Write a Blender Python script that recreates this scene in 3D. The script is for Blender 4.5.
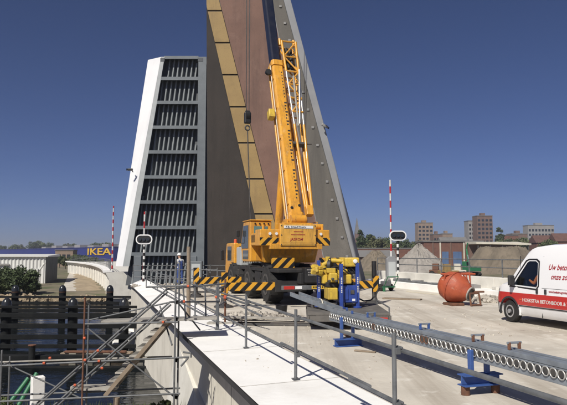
import bpy, bmesh, math, random
import numpy as np
from mathutils import Vector, Matrix
random.seed(7); np.random.seed(7)
for o in list(bpy.data.objects): bpy.data.objects.remove(o)
SC = bpy.context.scene; COL = SC.collection
# ------------------------------------------------------------------ camera
W, H, F = 567.0, 405.0, 600.0
CZ = 1.75; HOR = 254.0
PITCH = math.atan((HOR - H/2)/F)
cd = bpy.data.cameras.new('camera'); cam = bpy.data.objects.new('camera', cd); COL.objects.link(cam)
cam.location = (0, 0, CZ); cam.rotation_euler = (math.pi/2 + PITCH, 0, 0)
cd.sensor_width = 36; cd.lens = 36*F/W; cd.clip_start = .1; cd.clip_end = 9000
SC.camera = cam
# ------------------------------------------------------------------ light
SUN_EL = math.radians(45); SAZ = Vector((-.50, -.866))      # horizontal direction towards the sun
wd = bpy.data.worlds.new('World'); SC.world = wd; wd.use_nodes = True
nt = wd.node_tree; bg = nt.nodes['Background']
sky = nt.nodes.new('ShaderNodeTexSky'); sky.sky_type = 'NISHITA'; sky.sun_disc = False
sky.sun_elevation = SUN_EL; sky.sun_rotation = math.atan2(SAZ.x, SAZ.y)
sky.air_density = .5; sky.dust_density = .7; sky.ozone_density = 6.0; sky.altitude = 0
tint = nt.nodes.new('ShaderNodeMix'); tint.data_type = 'RGBA'; tint.blend_type = 'MULTIPLY'; tint.inputs[0].default_value = 1.; tint.inputs[7].default_value = (1.15, 1.04, 1.19, 1)   # camera white balance, same everywhere
nt.links.new(sky.outputs[0], tint.inputs[6]); nt.links.new(tint.outputs[2], bg.inputs[0]); bg.inputs[1].default_value = .055
sd = bpy.data.lights.new('sun', 'SUN'); sd.energy = 5.0; sd.angle = math.radians(.53); sd.color = (1, .95, .86)
sun = bpy.data.objects.new('sun', sd); COL.objects.link(sun)
sv = Vector((SAZ.x*math.cos(SUN_EL), SAZ.y*math.cos(SUN_EL), math.sin(SUN_EL)))
sun.rotation_euler = sv.to_track_quat('Z', 'Y').to_euler(); sun.location = sv*50
SC.view_settings.view_transform = 'Standard'; SC.view_settings.look = 'None'
SC.view_settings.exposure = 0.03; SC.view_settings.gamma = 1; SC.view_settings.use_curve_mapping = False
# ------------------------------------------------------------------ pixel helpers
def ray(u, v):
    x = (u-W/2)/F; y = (H/2-v)/F
    return Vector((x, math.cos(PITCH)-y*math.sin(PITCH), math.sin(PITCH)+y*math.cos(PITCH)))
def G(u, v, z=0.):
    d = ray(u, v); return Vector((0, 0, CZ)) + d*((z-CZ)/d.z)
def A(u, v, Y):
    d = ray(u, v); return Vector((0, 0, CZ)) + d*(Y/d.y)
BD = Vector((-.295, .9555, 0)); BR_ = Vector((.9555, .295, 0)); BO = Vector((.169, 8.54, 0)); RZ = math.atan2(.295, .9555)
def BR(s, t, z=0.): return BO + BD*s + BR_*t + Vector((0, 0, z))
# ------------------------------------------------------------------ materials
MATS = {}
def mat(name, c, rough=.6, metal=0., c2=None, scale=3., detail=6., bump=0., bscale=None, lo=.4, hi=.65, spec=.5, dirt=None, coat=0.):
    if name in MATS: return MATS[name]
    m = bpy.data.materials.new(name); m.use_nodes = True; n = m.node_tree.nodes; L = m.node_tree.links
    p = n['Principled BSDF']; p.inputs['Roughness'].default_value = rough; p.inputs['Metallic'].default_value = metal
    p.inputs['Specular IOR Level'].default_value = spec
    if coat: p.inputs['Coat Weight'].default_value = coat; p.inputs['Coat Roughness'].default_value = .08
    tc = n.new('ShaderNodeTexCoord'); out = None
    if c2 is None: c2 = tuple(x*.78 for x in c)
    nz = n.new('ShaderNodeTexNoise'); nz.inputs['Scale'].default_value = scale; nz.inputs['Detail'].default_value = detail; nz.inputs['Roughness'].default_value = .62
    L.new(tc.outputs['Object'], nz.inputs['Vector'])
    r = n.new('ShaderNodeValToRGB'); r.color_ramp.elements[0].position = lo; r.color_ramp.elements[1].position = hi
    r.color_ramp.elements[0].color = (*c, 1); r.color_ramp.elements[1].color = (*c2, 1)
    L.new(nz.outputs['Fac'], r.inputs[0]); out = r.outputs[0]
    if dirt:      # (colour, scale, lo, hi): second blotch layer
        n2 = n.new('ShaderNodeTexNoise'); n2.inputs['Scale'].default_value = dirt[1]; n2.inputs['Detail'].default_value = 8; n2.inputs['Roughness'].default_value = .7
        L.new(tc.outputs['Object'], n2.inputs['Vector'])
        mr = n.new('ShaderNodeMapRange'); mr.inputs[1].default_value = dirt[2]; mr.inputs[2].default_value = dirt[3]
        L.new(n2.outputs['Fac'], mr.inputs[0])
        mx = n.new('ShaderNodeMix'); mx.data_type = 'RGBA'; mx.inputs[7].default_value = (*dirt[0], 1)
        L.new(mr.outputs[0], mx.inputs[0]); L.new(out, mx.inputs[6]); out = mx.outputs[2]
    L.new(out, p.inputs['Base Color'])
    if bump:
        n3 = n.new('ShaderNodeTexNoise'); n3.inputs['Scale'].default_value = bscale or scale*8; n3.inputs['Detail'].default_value = 5
        L.new(tc.outputs['Object'], n3.inputs['Vector'])
        b = n.new('ShaderNodeBump'); b.inputs['Strength'].default_value = bump; b.inputs['Distance'].default_value = .02
        L.new(n3.outputs['Fac'], b.inputs['Height']); L.new(b.outputs[0], p.inputs['Normal'])
    MATS[name] = m; return m
def stripes(name, ca, cb, vec, period, duty=.5, rough=.5):
    """bands along a direction in object space: painted stripes"""
    m = bpy.data.materials.new(name); m.use_nodes = True; n = m.node_tree.nodes; L = m.node_tree.links
    p = n['Principled BSDF']; p.inputs['Roughness'].default_value = rough
    tc = n.new('ShaderNodeTexCoord'); d = n.new('ShaderNodeVectorMath'); d.operation = 'DOT_PRODUCT'; d.inputs[1].default_value = vec
    L.new(tc.outputs['Object'], d.inputs[0])
    a = n.new('ShaderNodeMath'); a.operation = 'DIVIDE'; a.inputs[1].default_value = period; L.new(d.outputs['Value'], a.inputs[0])
    f = n.new('ShaderNodeMath'); f.operation = 'FRACT'; L.new(a.outputs[0], f.inputs[0])
    g = n.new('ShaderNodeMath'); g.operation = 'LESS_THAN'; g.inputs[1].default_value = duty; L.new(f.outputs[0], g.inputs[0])
    nz = n.new('ShaderNodeTexNoise'); nz.inputs['Scale'].default_value = 6; nz.inputs['Detail'].default_value = 6; L.new(tc.outputs['Object'], nz.inputs['Vector'])
    mx = n.new('ShaderNodeMix'); mx.data_type = 'RGBA'; mx.inputs[6].default_value = (*ca, 1); mx.inputs[7].default_value = (*cb, 1)
    L.new(g.outputs[0], mx.inputs[0])
    mu = n.new('ShaderNodeMix'); mu.data_type = 'RGBA'; mu.blend_type = 'MULTIPLY'; mu.inputs[0].default_value = .35
    L.new(mx.outputs[2], mu.inputs[6]); L.new(nz.outputs['Fac'], mu.inputs[7]); L.new(mu.outputs[2], p.inputs['Base Color'])
    MATS[name] = m; return m
def glass(name, c, rough=.06):
    m = mat(name, c, rough, 0, c2=c, spec=.8); return m

mat('concrete', (.60, .555, .475), .92, c2=(.48, .44, .375), scale=.55, detail=10, bump=.35, bscale=9, lo=.38, hi=.66, dirt=((.31, .275, .225), .23, .52, .74))
def deck_extra(m):
    n = m.node_tree.nodes; L = m.node_tree.links; p = n['Principled BSDF']; src = p.inputs['Base Color'].links[0].from_socket; tc = n.new('ShaderNodeTexCoord')
    def layer(src, rot, sc, lo, hi, col, detail=8, fac=1., kind='n'):
        mp = n.new('ShaderNodeMapping'); mp.inputs['Rotation'].default_value = (0, 0, rot); mp.inputs['Scale'].default_value = sc; L.new(tc.outputs['Object'], mp.inputs[0])
        z = n.new('ShaderNodeTexNoise'); z.inputs['Scale'].default_value = 1; z.inputs['Detail'].default_value = detail; z.inputs['Roughness'].default_value = .68; L.new(mp.outputs[0], z.inputs['Vector'])
        r = n.new('ShaderNodeMapRange'); r.inputs[1].default_value = lo; r.inputs[2].default_value = hi; r.inputs[4].default_value = fac; L.new(z.outputs['Fac'], r.inputs[0])
        x = n.new('ShaderNodeMix'); x.data_type = 'RGBA'; x.inputs[7].default_value = (*col, 1); L.new(r.outputs[0], x.inputs[0]); L.new(src, x.inputs[6]); return x.outputs[2]
    a = -math.atan2(.295, .9555)
    o = layer(src, a, (1.6, .07, 1), .48, .66, (.36, .315, .255), 6, .75)       # drag and tyre streaks
    o = layer(o, 0, (1.3, 1.3, 1), .56, .68, (.72, .69, .62), 9, .85)         # pale dust and slurry
    o = layer(o, 0, (.9, .9, 1), .61, .67, (.20, .17, .14), 10, .65)          # damp and oil spots
    o = layer(o, 0, (26, 26, 1), .60, .72, (.33, .29, .24), 3, .5)           # grit
    L.new(o, p.inputs['Base Color'])
deck_extra(MATS['concrete'])
mat('white_concrete', (.85, .84, .81), .8, c2=(.77, .76, .73), scale=.9, detail=9, bump=.15, bscale=14, dirt=((.55, .53, .49), 1.3, .66, .85))
mat('wall_concrete', (.70, .66, .57), .9, c2=(.60, .565, .485), scale=.8, detail=9, bump=.3, bscale=7, dirt=((.42, .39, .33), .5, .58, .8))
mat('wing_concrete', (.66, .64, .58), .9, c2=(.56, .54, .485), scale=1.1, detail=9, bump=.3, bscale=7)
mat('soffit', (.045, .045, .05), .9, scale=2)  # near-black: shade under the edge overhang is put into the colour
mat('galv', (.165, .17, .175), .6, .2, c2=(.10, .105, .11), scale=5, dirt=((.22, .13, .08), 3, .66, .8))
mat('galv_dark', (.12, .125, .13), .6, .2, c2=(.12, .125, .13), scale=6)
mat('joint_steel', (.27, .30, .335), .45, .35, c2=(.20, .22, .245), scale=4, dirt=((.26, .14, .08), 2.2, .66, .8))
mat('ring_steel', (.60, .60, .58), .42, .6, c2=(.45, .43, .40), scale=9)
mat('rust', (.17, .075, .042), .85, c2=(.10, .048, .03), scale=8, bump=.3)
mat('orange_cap', (.60, .11, .04), .6)
mat('wood', (.26, .205, .15), .85, c2=(.20, .155, .11), scale=4, bump=.3)
mat('wood_grey', (.36, .34, .30), .85, c2=(.25, .235, .21), scale=4, bump=.3)
mat('blue_steel', (.045, .10, .30), .45, c2=(.03, .07, .22), scale=5, dirt=((.16, .12, .09), 5, .66, .8))
mat('rig_blue', (.03, .065, .30), .4, c2=(.022, .05, .22), scale=5, dirt=((.2, .18, .14), 6, .68, .85))
mat('rig_yellow', (.62, .43, .05), .5, c2=(.50, .34, .045), scale=6, dirt=((.22, .17, .08), 6, .6, .85))
mat('crane_yellow', (.70, .335, .035), .4, c2=(.60, .28, .03), scale=2.2, dirt=((.34, .19, .05), 2.6, .62, .85), coat=.15)
mat('crane_yellow_light', (.72, .39, .065), .4, c2=(.62, .33, .055), scale=2.2, coat=.15)
mat('black', (.012, .012, .013), .5, c2=(.02, .02, .02), scale=4)
mat('boom_black', (.010, .013, .028), .3, c2=(.02, .022, .035), scale=3, dirt=((.05, .05, .05), 5, .6, .8))
mat('rubber', (.013, .013, .013), .9, c2=(.026, .024, .022), scale=7, bump=.4)
mat('dark_steel', (.06, .06, .062), .6, .2, c2=(.10, .09, .08), scale=3, dirt=((.16, .13, .10), 3, .6, .8))
mat('trailer_bed', (.13, .12, .108), .8, c2=(.085, .08, .073), scale=2, bump=.2, dirt=((.22, .20, .17), 1.5, .55, .75))
mat('chassis', (.014, .014, .015), .7, c2=(.026, .025, .024), scale=4)
mat('rim', (.085, .08, .075), .7, .1, c2=(.05, .047, .043), scale=9)
mat('alloy', (.52, .52, .53), .35, .6, scale=5)
glass('glass_dark', (.012, .016, .020)); glass('glass_teal', (.10, .20, .20)); glass('glass_cab', (.055, .065, .075))
mat('leaf_grey', (.150, .168, .180), .5, c2=(.12, .136, .147), scale=.7, dirt=((.10, .115, .125), 1.5, .55, .8))
mat('leaf_plate', (.10, .108, .115), .75, c2=(.082, .089, .096), scale=.8)
mat('leaf_stiff', (.25, .27, .275), .5, c2=(.21, .23, .235), scale=1.2)
mat('leaf_flange', (.42, .44, .44), .5, c2=(.35, .37, .37), scale=.8)
mat('leaf_white', (.80, .80, .80), .45, c2=(.75, .75, .755), scale=.5, dirt=((.66, .66, .65), .8, .62, .85))
mat('asphalt_dark', (.038, .031, .027), .9, c2=(.030, .025, .022), scale=.5, bump=.3, bscale=40, dirt=((.034, .029, .026), .35, .55, .8))
mat('asphalt_red', (.185, .108, .083), .9, c2=(.145, .085, .066), scale=.45, bump=.3, bscale=40, dirt=((.225, .14, .11), .6, .55, .8))
mat('asphalt_grey', (.125, .116, .102), .9, c2=(.105, .098, .087), scale=.6, bump=.3, bscale=40, dirt=((.15, .14, .125), .3, .5, .8))
mat('deck_yellow', (.29, .195, .072), .7, c2=(.245, .162, .06), scale=.9, dirt=((.26, .165, .065), .8, .58, .85))
mat('edge_strip', (.23, .235, .245), .6, c2=(.195, .20, .21), scale=.7)
mat('lamp_square', (.24, .235, .225), .4, scale=3)
mat('joint_black', (.02, .017, .014), .8)
mat('van_glass_seal', (.015, .015, .016), .5)
mat('van_plastic', (.030, .030, .032), .65)
mat('red_paint', (.50, .035, .025), .4); mat('text_red', (.36, .02, .03), .5); mat('text_white', (.72, .70, .66), .5)
mat('white_paint', (.78, .78, .77), .4, c2=(.72, .72, .71), scale=4)
mat('bucket_orange', (.40, .085, .035), .6, c2=(.30, .06, .026), scale=3, dirt=((.36, .22, .15), 3.2, .6, .8), bump=.1)
mat('green_paint', (.03, .17, .075), .5, c2=(.025, .13, .06), scale=5)
mat('fender_black', (.010, .011, .012), .85, c2=(.018, .019, .019), scale=3, bump=.3, spec=.2, dirt=((.028, .03, .026), 2, .6, .8))
mat('fender_beam', (.007, .008, .009), .9, c2=(.013, .014, .014), scale=2, bump=.2, spec=.2)
mat('cap_steel', (.025, .027, .03), .22, .1, scale=6)
mat('shed_white', (.66, .66, .63), .6, c2=(.58, .58, .55), scale=.3, dirt=((.42, .40, .36), .5, .6, .8))
mat('shed_grey', (.13, .14, .14), .7, scale=.6)
mat('shed_blue', (.03, .05, .13), .6)
mat('store_blue', (.012, .022, .17), .55, c2=(.010, .018, .14), scale=.03)
mat('letter_yellow', (.70, .43, .03), .5)
mat('brick', (.165, .078, .055), .9, c2=(.13, .062, .046), scale=.5, dirt=((.13, .075, .055), .3, .55, .8))
mat('brick_brown', (.165, .105, .08), .9, c2=(.135, .085, .066), scale=.2)
mat('brick_tan', (.25, .185, .14), .9, c2=(.20, .15, .115), scale=.2)
mat('tower_grey', (.28, .27, .26), .85, c2=(.23, .22, .21), scale=.1)
mat('roof_grey', (.16, .155, .15), .85, scale=.2); mat('roof_red', (.12, .062, .05), .9, scale=.5); mat('roof_pale', (.62, .58, .48), .7, scale=.2)
mat('door_blue', (.09, .15, .28), .5, scale=.5)
mat('sand_grey', (.31, .285, .255), .95, c2=(.25, .23, .205), scale=.35, bump=.5, bscale=3)
mat('sand_brown', (.185, .152, .112), .95, c2=(.135, .112, .083), scale=.3, bump=.6, bscale=2, dirt=((.13, .12, .07), .25, .56, .8))
mat('earth_tan', (.36, .285, .19), .95, c2=(.26, .205, .135), scale=.4, bump=.6, bscale=3, dirt=((.20, .165, .10), .9, .55, .8))
mat('rubble', (.46, .425, .37), .95, c2=(.30, .27, .23), scale=2, bump=.4)
mat('bark', (.085, .065, .048), .95, c2=(.06, .045, .034), scale=4)
mat('leaves_dark', (.040, .062, .022), .7, c2=(.062, .085, .028), scale=.8)
mat('leaves_mid', (.065, .09, .028), .7, c2=(.095, .115, .04), scale=.9)
mat('leaves_dry', (.10, .105, .045), .7, c2=(.075, .085, .03), scale=.9)
mat('skin', (.46, .26, .18), .6); mat('overall_blue', (.035, .07, .24), .8, scale=9); mat('shirt_white', (.62, .62, .60), .8, scale=9)
mat('shirt_orange', (.75, .20, .05), .8); mat('helmet_white', (.78, .78, .75), .35); mat('hair', (.03, .02, .015), .8); mat('boot', (.03, .025, .02), .8)
def tinted(name):
    m = bpy.data.materials.new(name); m.use_nodes = True; n = m.node_tree.nodes; L = m.node_tree.links; n.remove(n['Principled BSDF'])
    tr = n.new('ShaderNodeBsdfTransparent'); tr.inputs[0].default_value = (.82, .86, .85, 1); gl = n.new('ShaderNodeBsdfGlossy'); gl.inputs['Roughness'].default_value = .04
    fz = n.new('ShaderNodeValue'); fz.outputs[0].default_value = .07; mx = n.new('ShaderNodeMixShader'); L.new(fz.outputs[0], mx.inputs[0]); L.new(tr.outputs[0], mx.inputs[1]); L.new(gl.outputs[0], mx.inputs[2]); L.new(mx.outputs[0], n['Material Output'].inputs[0]); MATS[name] = m
tinted('glass_tint')
stripes('hazard', (.012, .012, .012), (.80, .40, .03), (1, 0, -1), .36)
stripes('hazard_r', (.012, .012, .012), (.80, .40, .03), (1, 0, 1), .36)
stripes('barrier_red', (.72, .72, .70), (.50, .025, .03), (0, 0, 1), .8)
stripes('pole_bw', (.015, .015, .015), (.78, .78, .76), (0, 0, 1), .36)

def grime(name, col, sc, lo, hi, fac, detail=6):
    m = MATS[name]; n = m.node_tree.nodes; L = m.node_tree.links; p = n['Principled BSDF']; src = p.inputs['Base Color'].links[0].from_socket
    tc = n.new('ShaderNodeTexCoord'); mp = n.new('ShaderNodeMapping'); mp.inputs['Scale'].default_value = sc; L.new(tc.outputs['Object'], mp.inputs[0])
    z = n.new('ShaderNodeTexNoise'); z.inputs['Scale'].default_value = 1; z.inputs['Detail'].default_value = detail; z.inputs['Roughness'].default_value = .7; L.new(mp.outputs[0], z.inputs['Vector'])
    r = n.new('ShaderNodeMapRange'); r.inputs[1].default_value = lo; r.inputs[2].default_value = hi; r.inputs[4].default_value = fac; L.new(z.outputs['Fac'], r.inputs[0])
    x = n.new('ShaderNodeMix'); x.data_type = 'RGBA'; x.inputs[7].default_value = (*col, 1); L.new(r.outputs[0], x.inputs[0]); L.new(src, x.inputs[6]); L.new(x.outputs[2], p.inputs['Base Color'])
for nm in ('crane_yellow', 'crane_yellow_light', 'rig_yellow'):
    grime(nm, (.16, .10, .05), (7, 7, .9), .50, .72, .7); grime(nm, (.05, .04, .03), (16, 16, 16), .64, .72, .75, 3); grime(nm, (.78, .55, .28), (2.5, 2.5, 2.5), .58, .75, .5)
for nm, c_, d_ in (('asphalt_red', (.095, .06, .05), (.25, .16, .125)), ('asphalt_grey', (.075, .07, .064), (.19, .178, .16)), ('asphalt_dark', (.022, .019, .017), (.06, .052, .046)), ('deck_yellow', (.16, .105, .045), (.37, .26, .11))):
    grime(nm, c_, (1.1, 1.1, .10), .50, .70, .7); grime(nm, d_, (.5, .5, .25), .56, .72, .6); grime(nm, c_, (22, 22, 22), .58, .70, .6, 2); grime(nm, c_, (3.5, 3.5, .22), .60, .70, .6)
grime('leaf_white', (.52, .51, .48), (2.2, 2.2, .12), .60, .74, .5); grime('leaf_grey', (.19, .13, .09), (4, 4, .5), .66, .74, .6); grime('leaf_stiff', (.17, .13, .10), (5, 5, .4), .64, .74, .6); grime('leaf_flange', (.25, .2, .16), (4, 4, .3), .62, .74, .6)
grime('white_concrete', (.50, .47, .42), (5, 5, 5), .62, .70, .55, 9); grime('white_concrete', (.60, .57, .52), (.6, .6, .6), .54, .72, .5, 9); grime('wall_concrete', (.40, .37, .31), (2.5, 2.5, .35), .56, .72, .6); grime('wing_concrete', (.42, .39, .33), (2, 2, .4), .56, .72, .5)
grime('bucket_orange', (.50, .36, .27), (4, 4, 4), .58, .70, .65, 8); grime('bucket_orange', (.10, .04, .03), (7, 7, 2), .60, .72, .6)
grime('sand_grey', (.20, .185, .165), (1.2, 1.2, .2), .5, .66, .7); grime('sand_brown', (.09, .078, .055), (1.1, 1.1, .2), .5, .66, .7); grime('brick_brown', (.08, .055, .045), (.4, .4, .06), .52, .7, .6); grime('joint_steel', (.16, .12, .09), (3, 3, 3), .60, .72, .6)
# ------------------------------------------------------------------ mesh builder
class MB:
    def __init__(s): s.v = []; s.f = []
    def add(s, vs, fs):
        k = len(s.v); s.v += [tuple(x) for x in vs]; s.f += [tuple(i+k for i in f) for f in fs]; return s
    def box(s, c, d, M=None):
        c = Vector(c); h = Vector(d)/2
        vs = [Vector((sx*h.x, sy*h.y, sz*h.z)) for sx in (-1, 1) for sy in (-1, 1) for sz in (-1, 1)]
        vs = [((M @ v) if M else v) + c for v in vs]
        return s.add(vs, [(0, 1, 3, 2), (4, 6, 7, 5), (0, 4, 5, 1), (2, 3, 7, 6), (0, 2, 6, 4), (1, 5, 7, 3)])
    def b2(s, lo, hi): return s.box([(a+b)/2 for a, b in zip(lo, hi)], [b-a for a, b in zip(lo, hi)])
    def hexa(s, bottom, top):
        vs = list(bottom)+list(top); n = len(bottom)
        return s.add(vs, [tuple(range(n-1, -1, -1)), tuple(range(n, 2*n))]+[(i, (i+1) % n, n+(i+1) % n, n+i) for i in range(n)])
    def prism(s, poly, vec):          # poly 3D points, extruded along vec
        vec = Vector(vec); return s.hexa([Vector(p) for p in poly], [Vector(p)+vec for p in poly])
    def tube(s, p, q, r, n=8, r2=None):
        p = Vector(p); q = Vector(q); d = (q-p)
        if d.length < 1e-6: return s
        d.normalize(); a = d.orthogonal().normalized(); b = d.cross(a); r2 = r if r2 is None else r2
        A_ = [p+(a*math.cos(t)+b*math.sin(t))*r for t in [2*math.pi*i/n for i in range(n)]]
        B_ = [q+(a*math.cos(t)+b*math.sin(t))*r2 for t in [2*math.pi*i/n for i in range(n)]]
        return s.hexa(A_, B_)
    def path(s, pts, r, n=7):
        for a, b in zip(pts[:-1], pts[1:]): s.tube(a, b, r, n)
        return s
    def lathe(s, prof, o=(0, 0, 0), ax=(0, 0, 1), n=20):  # prof [(radius, along)]
        o = Vector(o); d = Vector(ax).normalized(); a = d.orthogonal().normalized(); b = d.cross(a); k = len(s.v)
        for r, h in prof:
            for i in range(n):
                t = 2*math.pi*i/n; s.v.append(tuple(o+d*h+(a*math.cos(t)+b*math.sin(t))*max(r, 1e-4)))
        m = len(prof)
        for j in range(m-1):
            for i in range(n):
                s.f.append((k+j*n+i, k+j*n+(i+1) % n, k+(j+1)*n+(i+1) % n, k+(j+1)*n+i))
        s.f.append(tuple(k+i for i in range(n-1, -1, -1))); s.f.append(tuple(k+(m-1)*n+i for i in range(n)))
        return s
    def torus(s, o, ax, R, r, n=20, m=7):
        o = Vector(o); d = Vector(ax).normalized(); a = d.orthogonal().normalized(); b = d.cross(a); k = len(s.v)
        for i in range(n):
            t = 2*math.pi*i/n; e = a*math.cos(t)+b*math.sin(t)
            for j in range(m):
                w = 2*math.pi*j/m; s.v.append(tuple(o+e*(R+r*math.cos(w))+d*r*math.sin(w)))
        for i in range(n):
            for j in range(m):
                s.f.append((k+i*m+j, k+((i+1) % n)*m+j, k+((i+1) % n)*m+(j+1) % m, k+i*m+(j+1) % m))
        return s
    def mesh(s, name):
        me = bpy.data.meshes.new(name); me.from_pydata(s.v, [], s.f); me.update()
        bm = bmesh.new(); bm.from_mesh(me); bmesh.ops.recalc_face_normals(bm, faces=bm.faces); bm.to_mesh(me); bm.free(); return me
    def build(s, name, m, parent=None, smooth=False, bevel=0.):
        me = s.mesh(name); return link(name, me, m, parent, smooth, bevel)
def link(name, me, m, parent=None, smooth=False, bevel=0.):
    if m is not None and len(me.materials) == 0: me.materials.append(MATS[m] if isinstance(m, str) else m)
    o = bpy.data.objects.new(name, me); COL.objects.link(o)
    if parent: o.parent = parent
    if smooth:
        me.polygons.foreach_set('use_smooth', [True]*len(me.polygons))
        try: me.set_sharp_from_angle(angle=math.radians(40))
        except Exception: pass
    if bevel:
        b = o.modifiers.new('bevel', 'BEVEL'); b.width = bevel; b.segments = 2; b.limit_method = 'ANGLE'; b.angle_limit = math.radians(35)
    return o
def tag(o, label, cat, group=None, kind=None):
    if label: o['label'] = label
    if cat: o['category'] = cat
    if group: o['group'] = group
    if kind: o['kind'] = kind
    return o
def T(name, label, cat, loc=(0, 0, 0), rz=0., group=None, scale=1.):
    o = bpy.data.objects.new(name, None); COL.objects.link(o); o.location = loc; o.rotation_euler = (0, 0, rz); o.empty_display_size = .2
    o.scale = (scale,)*3
    return tag(o, label, cat, group)
def ST(o, kind='structure'): o['kind'] = kind; return o
def dup(root, loc, rz=None, label=None, scale=None):
    def cp(o, par):
        c = o.copy(); COL.objects.link(c); c.parent = par
        for ch in o.children: cp(ch, c)
        return c
    r = cp(root, None); r.location = loc
    if rz is not None: r.rotation_euler = (0, 0, rz)
    if label: r['label'] = label
    if scale is not None: r.scale = scale if hasattr(scale, '__len__') else (scale,)*3
    return r
def text_obj(txt, size, m, parent, M, shear=0., name='lettering', sx=1., ext=.002):
    cu = bpy.data.curves.new('t', 'FONT'); cu.body = txt; cu.size = size; cu.shear = shear; cu.extrude = ext; cu.align_x = 'LEFT'; cu.resolution_u = 3; cu.offset = size*.012
    t = bpy.data.objects.new('t', cu); COL.objects.link(t); bpy.context.view_layer.update()
    me = bpy.data.meshes.new_from_object(t.evaluated_get(bpy.context.evaluated_depsgraph_get()))
    bpy.data.objects.remove(t); bpy.data.curves.remove(cu)
    me.transform(Matrix.Scale(sx, 4, (1, 0, 0))); me.transform(M); me.name = name; me.materials.clear()
    return link(name, me, m, parent)
def frame(o, ex, ey):               # matrix with x axis ex, y axis ey
    ex = Vector(ex).normalized(); ey = Vector(ey).normalized(); ez = ex.cross(ey)
    M = Matrix((ex, ey, ez)).transposed().to_4x4(); M.translation = Vector(o); return M

# ================================================================== SETTING
def ground_mesh():
    prof = [(-300, -2.3), (-40, -2.3), (11, -2.12), (15.7, -2.12), (17.5, -3.7), (20, -4.6), (59.5, -4.6), (61.5, -3.7), (63.5, -2.75), (70, -2.6), (150, -2.6), (600, -2.6), (7000, -2.6)]
    xs = [-4000, -600, -120]+list(np.arange(-60, 61, 2.5))+[120, 600, 4000]
    vs = []; fs = []
    for (y, z) in prof:
        for x in xs:
            j = math.sin(x*.7)*.25+math.sin(x*1.9+1)*.15 if 14 < y < 64 else 0
            vs.append((x, y+j, z+(.06*math.sin(x*1.3+y) if -40 < y < 80 else 0)))
    n = len(xs)
    for i in range(len(prof)-1):
        for k in range(n-1): fs.append((i*n+k, i*n+k+1, (i+1)*n+k+1, (i+1)*n+k))
    return MB().add(vs, fs)
mat('ground', (.20, .165, .115), .95, c2=(.12, .115, .06), scale=.12, detail=12, bump=.5, bscale=2.5, dirt=((.075, .09, .035), .2, .5, .62))
ST(ground_mesh().build('ground', 'ground', smooth=True))
# water
m = bpy.data.materials.new('water'); m.use_nodes = True; n = m.node_tree.nodes; L = m.node_tree.links; p = n['Principled BSDF']
p.inputs['Base Color'].default_value = (.006, .008, .009, 1); p.inputs['Roughness'].default_value = .06; p.inputs['IOR'].default_value = 1.2
tc = n.new('ShaderNodeTexCoord'); mp = n.new('ShaderNodeMapping'); mp.inputs['Scale'].default_value = (.55, 1.5, 1); L.new(tc.outputs['Object'], mp.inputs[0])
nz = n.new('ShaderNodeTexNoise'); nz.inputs['Scale'].default_value = 1.2; nz.inputs['Detail'].default_value = 4; L.new(mp.outputs[0], nz.inputs['Vector'])
b = n.new('ShaderNodeBump'); b.inputs['Strength'].default_value = .35; b.inputs['Distance'].default_value = .12; L.new(nz.outputs['Fac'], b.inputs['Height']); L.new(b.outputs[0], p.inputs['Normal'])
MATS['water'] = m
ST(MB().add([(-800, 15.9, -3.2), (800, 15.9, -3.2), (800, 63.2, -3.2), (-800, 63.2, -3.2)], [(0, 1, 2, 3)]).build('water', 'water'))

# near deck of the bridge (skew end along Y = 35)
YE = 35.0
def s_at(t, Y): return (Y-BO.y-BR_.y*t)/BD.y
def strip(t0, t1, z, s0, Y1=YE):
    return [BR(s0, t0, z), BR(s0, t1, z), BR(s_at(t1, Y1), t1, z), BR(s_at(t0, Y1), t0, z)]
dk = ST(MB().prism(strip(-.03, 12.2, -.55, -26), (0, 0, .55)).build('road_deck', 'concrete'))
# concrete edge beam with white cap and lit web wall
eb = T('bridge_edge', 'white concrete bridge edge with pale abutment wall running from the foreground to the river', 'bridge edge', BR(0, -.3, 0), RZ)
def LB(s, t, z):        # bridge frame -> local to eb
    return Vector((t+.3, s, z))
def lstrip(t0, t1, z, s0, Y1=YE): return [LB(s0, t0, z), LB(s0, t1, z), LB(s_at(t1, Y1), t1, z), LB(s_at(t0, Y1), t0, z)]
def lerp(s_, s0, s1, a, b): return a+(b-a)*min(1, max(0, (s_-s0)/(s1-s0)))
SE = s_at(-.82, 35.4)
def loft(fn, name, m):         # fn(s) -> section ring [(t, z)]
    mb = MB(); ss = [-26, -10, 0, 6, 9, 12, 15, 18, 21, 24, 26, SE]; n_ = 0
    for s_ in ss:
        r_ = fn(s_); n_ = len(r_); mb.v += [tuple(LB(s_+(0 if s_ < SE else -.31*(t+.82)), t, z)) for t, z in r_]
    for i in range(len(ss)-1):
        for k in range(n_): mb.f.append((i*n_+k, i*n_+(k+1) % n_, (i+1)*n_+(k+1) % n_, (i+1)*n_+k))
    mb.f.append(tuple(range(n_))); mb.f.append(tuple((len(ss)-1)*n_+k for k in range(n_-1, -1, -1)))
    return mb.build(name, m, eb)
ti = lambda s_: lerp(s_, 14, SE, .612, -.05); zi = lambda s_: lerp(s_, 10, SE, .02, .30); wt = lambda s_: lerp(s_, 6, SE, -.215, -.74)
loft(lambda s_: [(-.82, -.02), (ti(s_), zi(s_)), (ti(s_), -.16), (-.79, -.05)], 'cap', 'white_concrete')
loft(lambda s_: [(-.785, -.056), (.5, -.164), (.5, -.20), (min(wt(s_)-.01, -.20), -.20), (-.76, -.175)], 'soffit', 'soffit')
loft(lambda s_: [(wt(s_)-.008, -.205), (.5, -.205), (.5, -.42), (wt(s_)-.008, -.205-lerp(s_, 6, SE, .20, .06))], 'shadow_band', 'soffit')  # added dark strip on the wall top, painted as the cap's shadow
loft(lambda s_: [(wt(s_), -.21), (.4, -.21), (.4, -4.7), (wt(s_), -4.7)], 'wall', 'wall_concrete')
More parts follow.
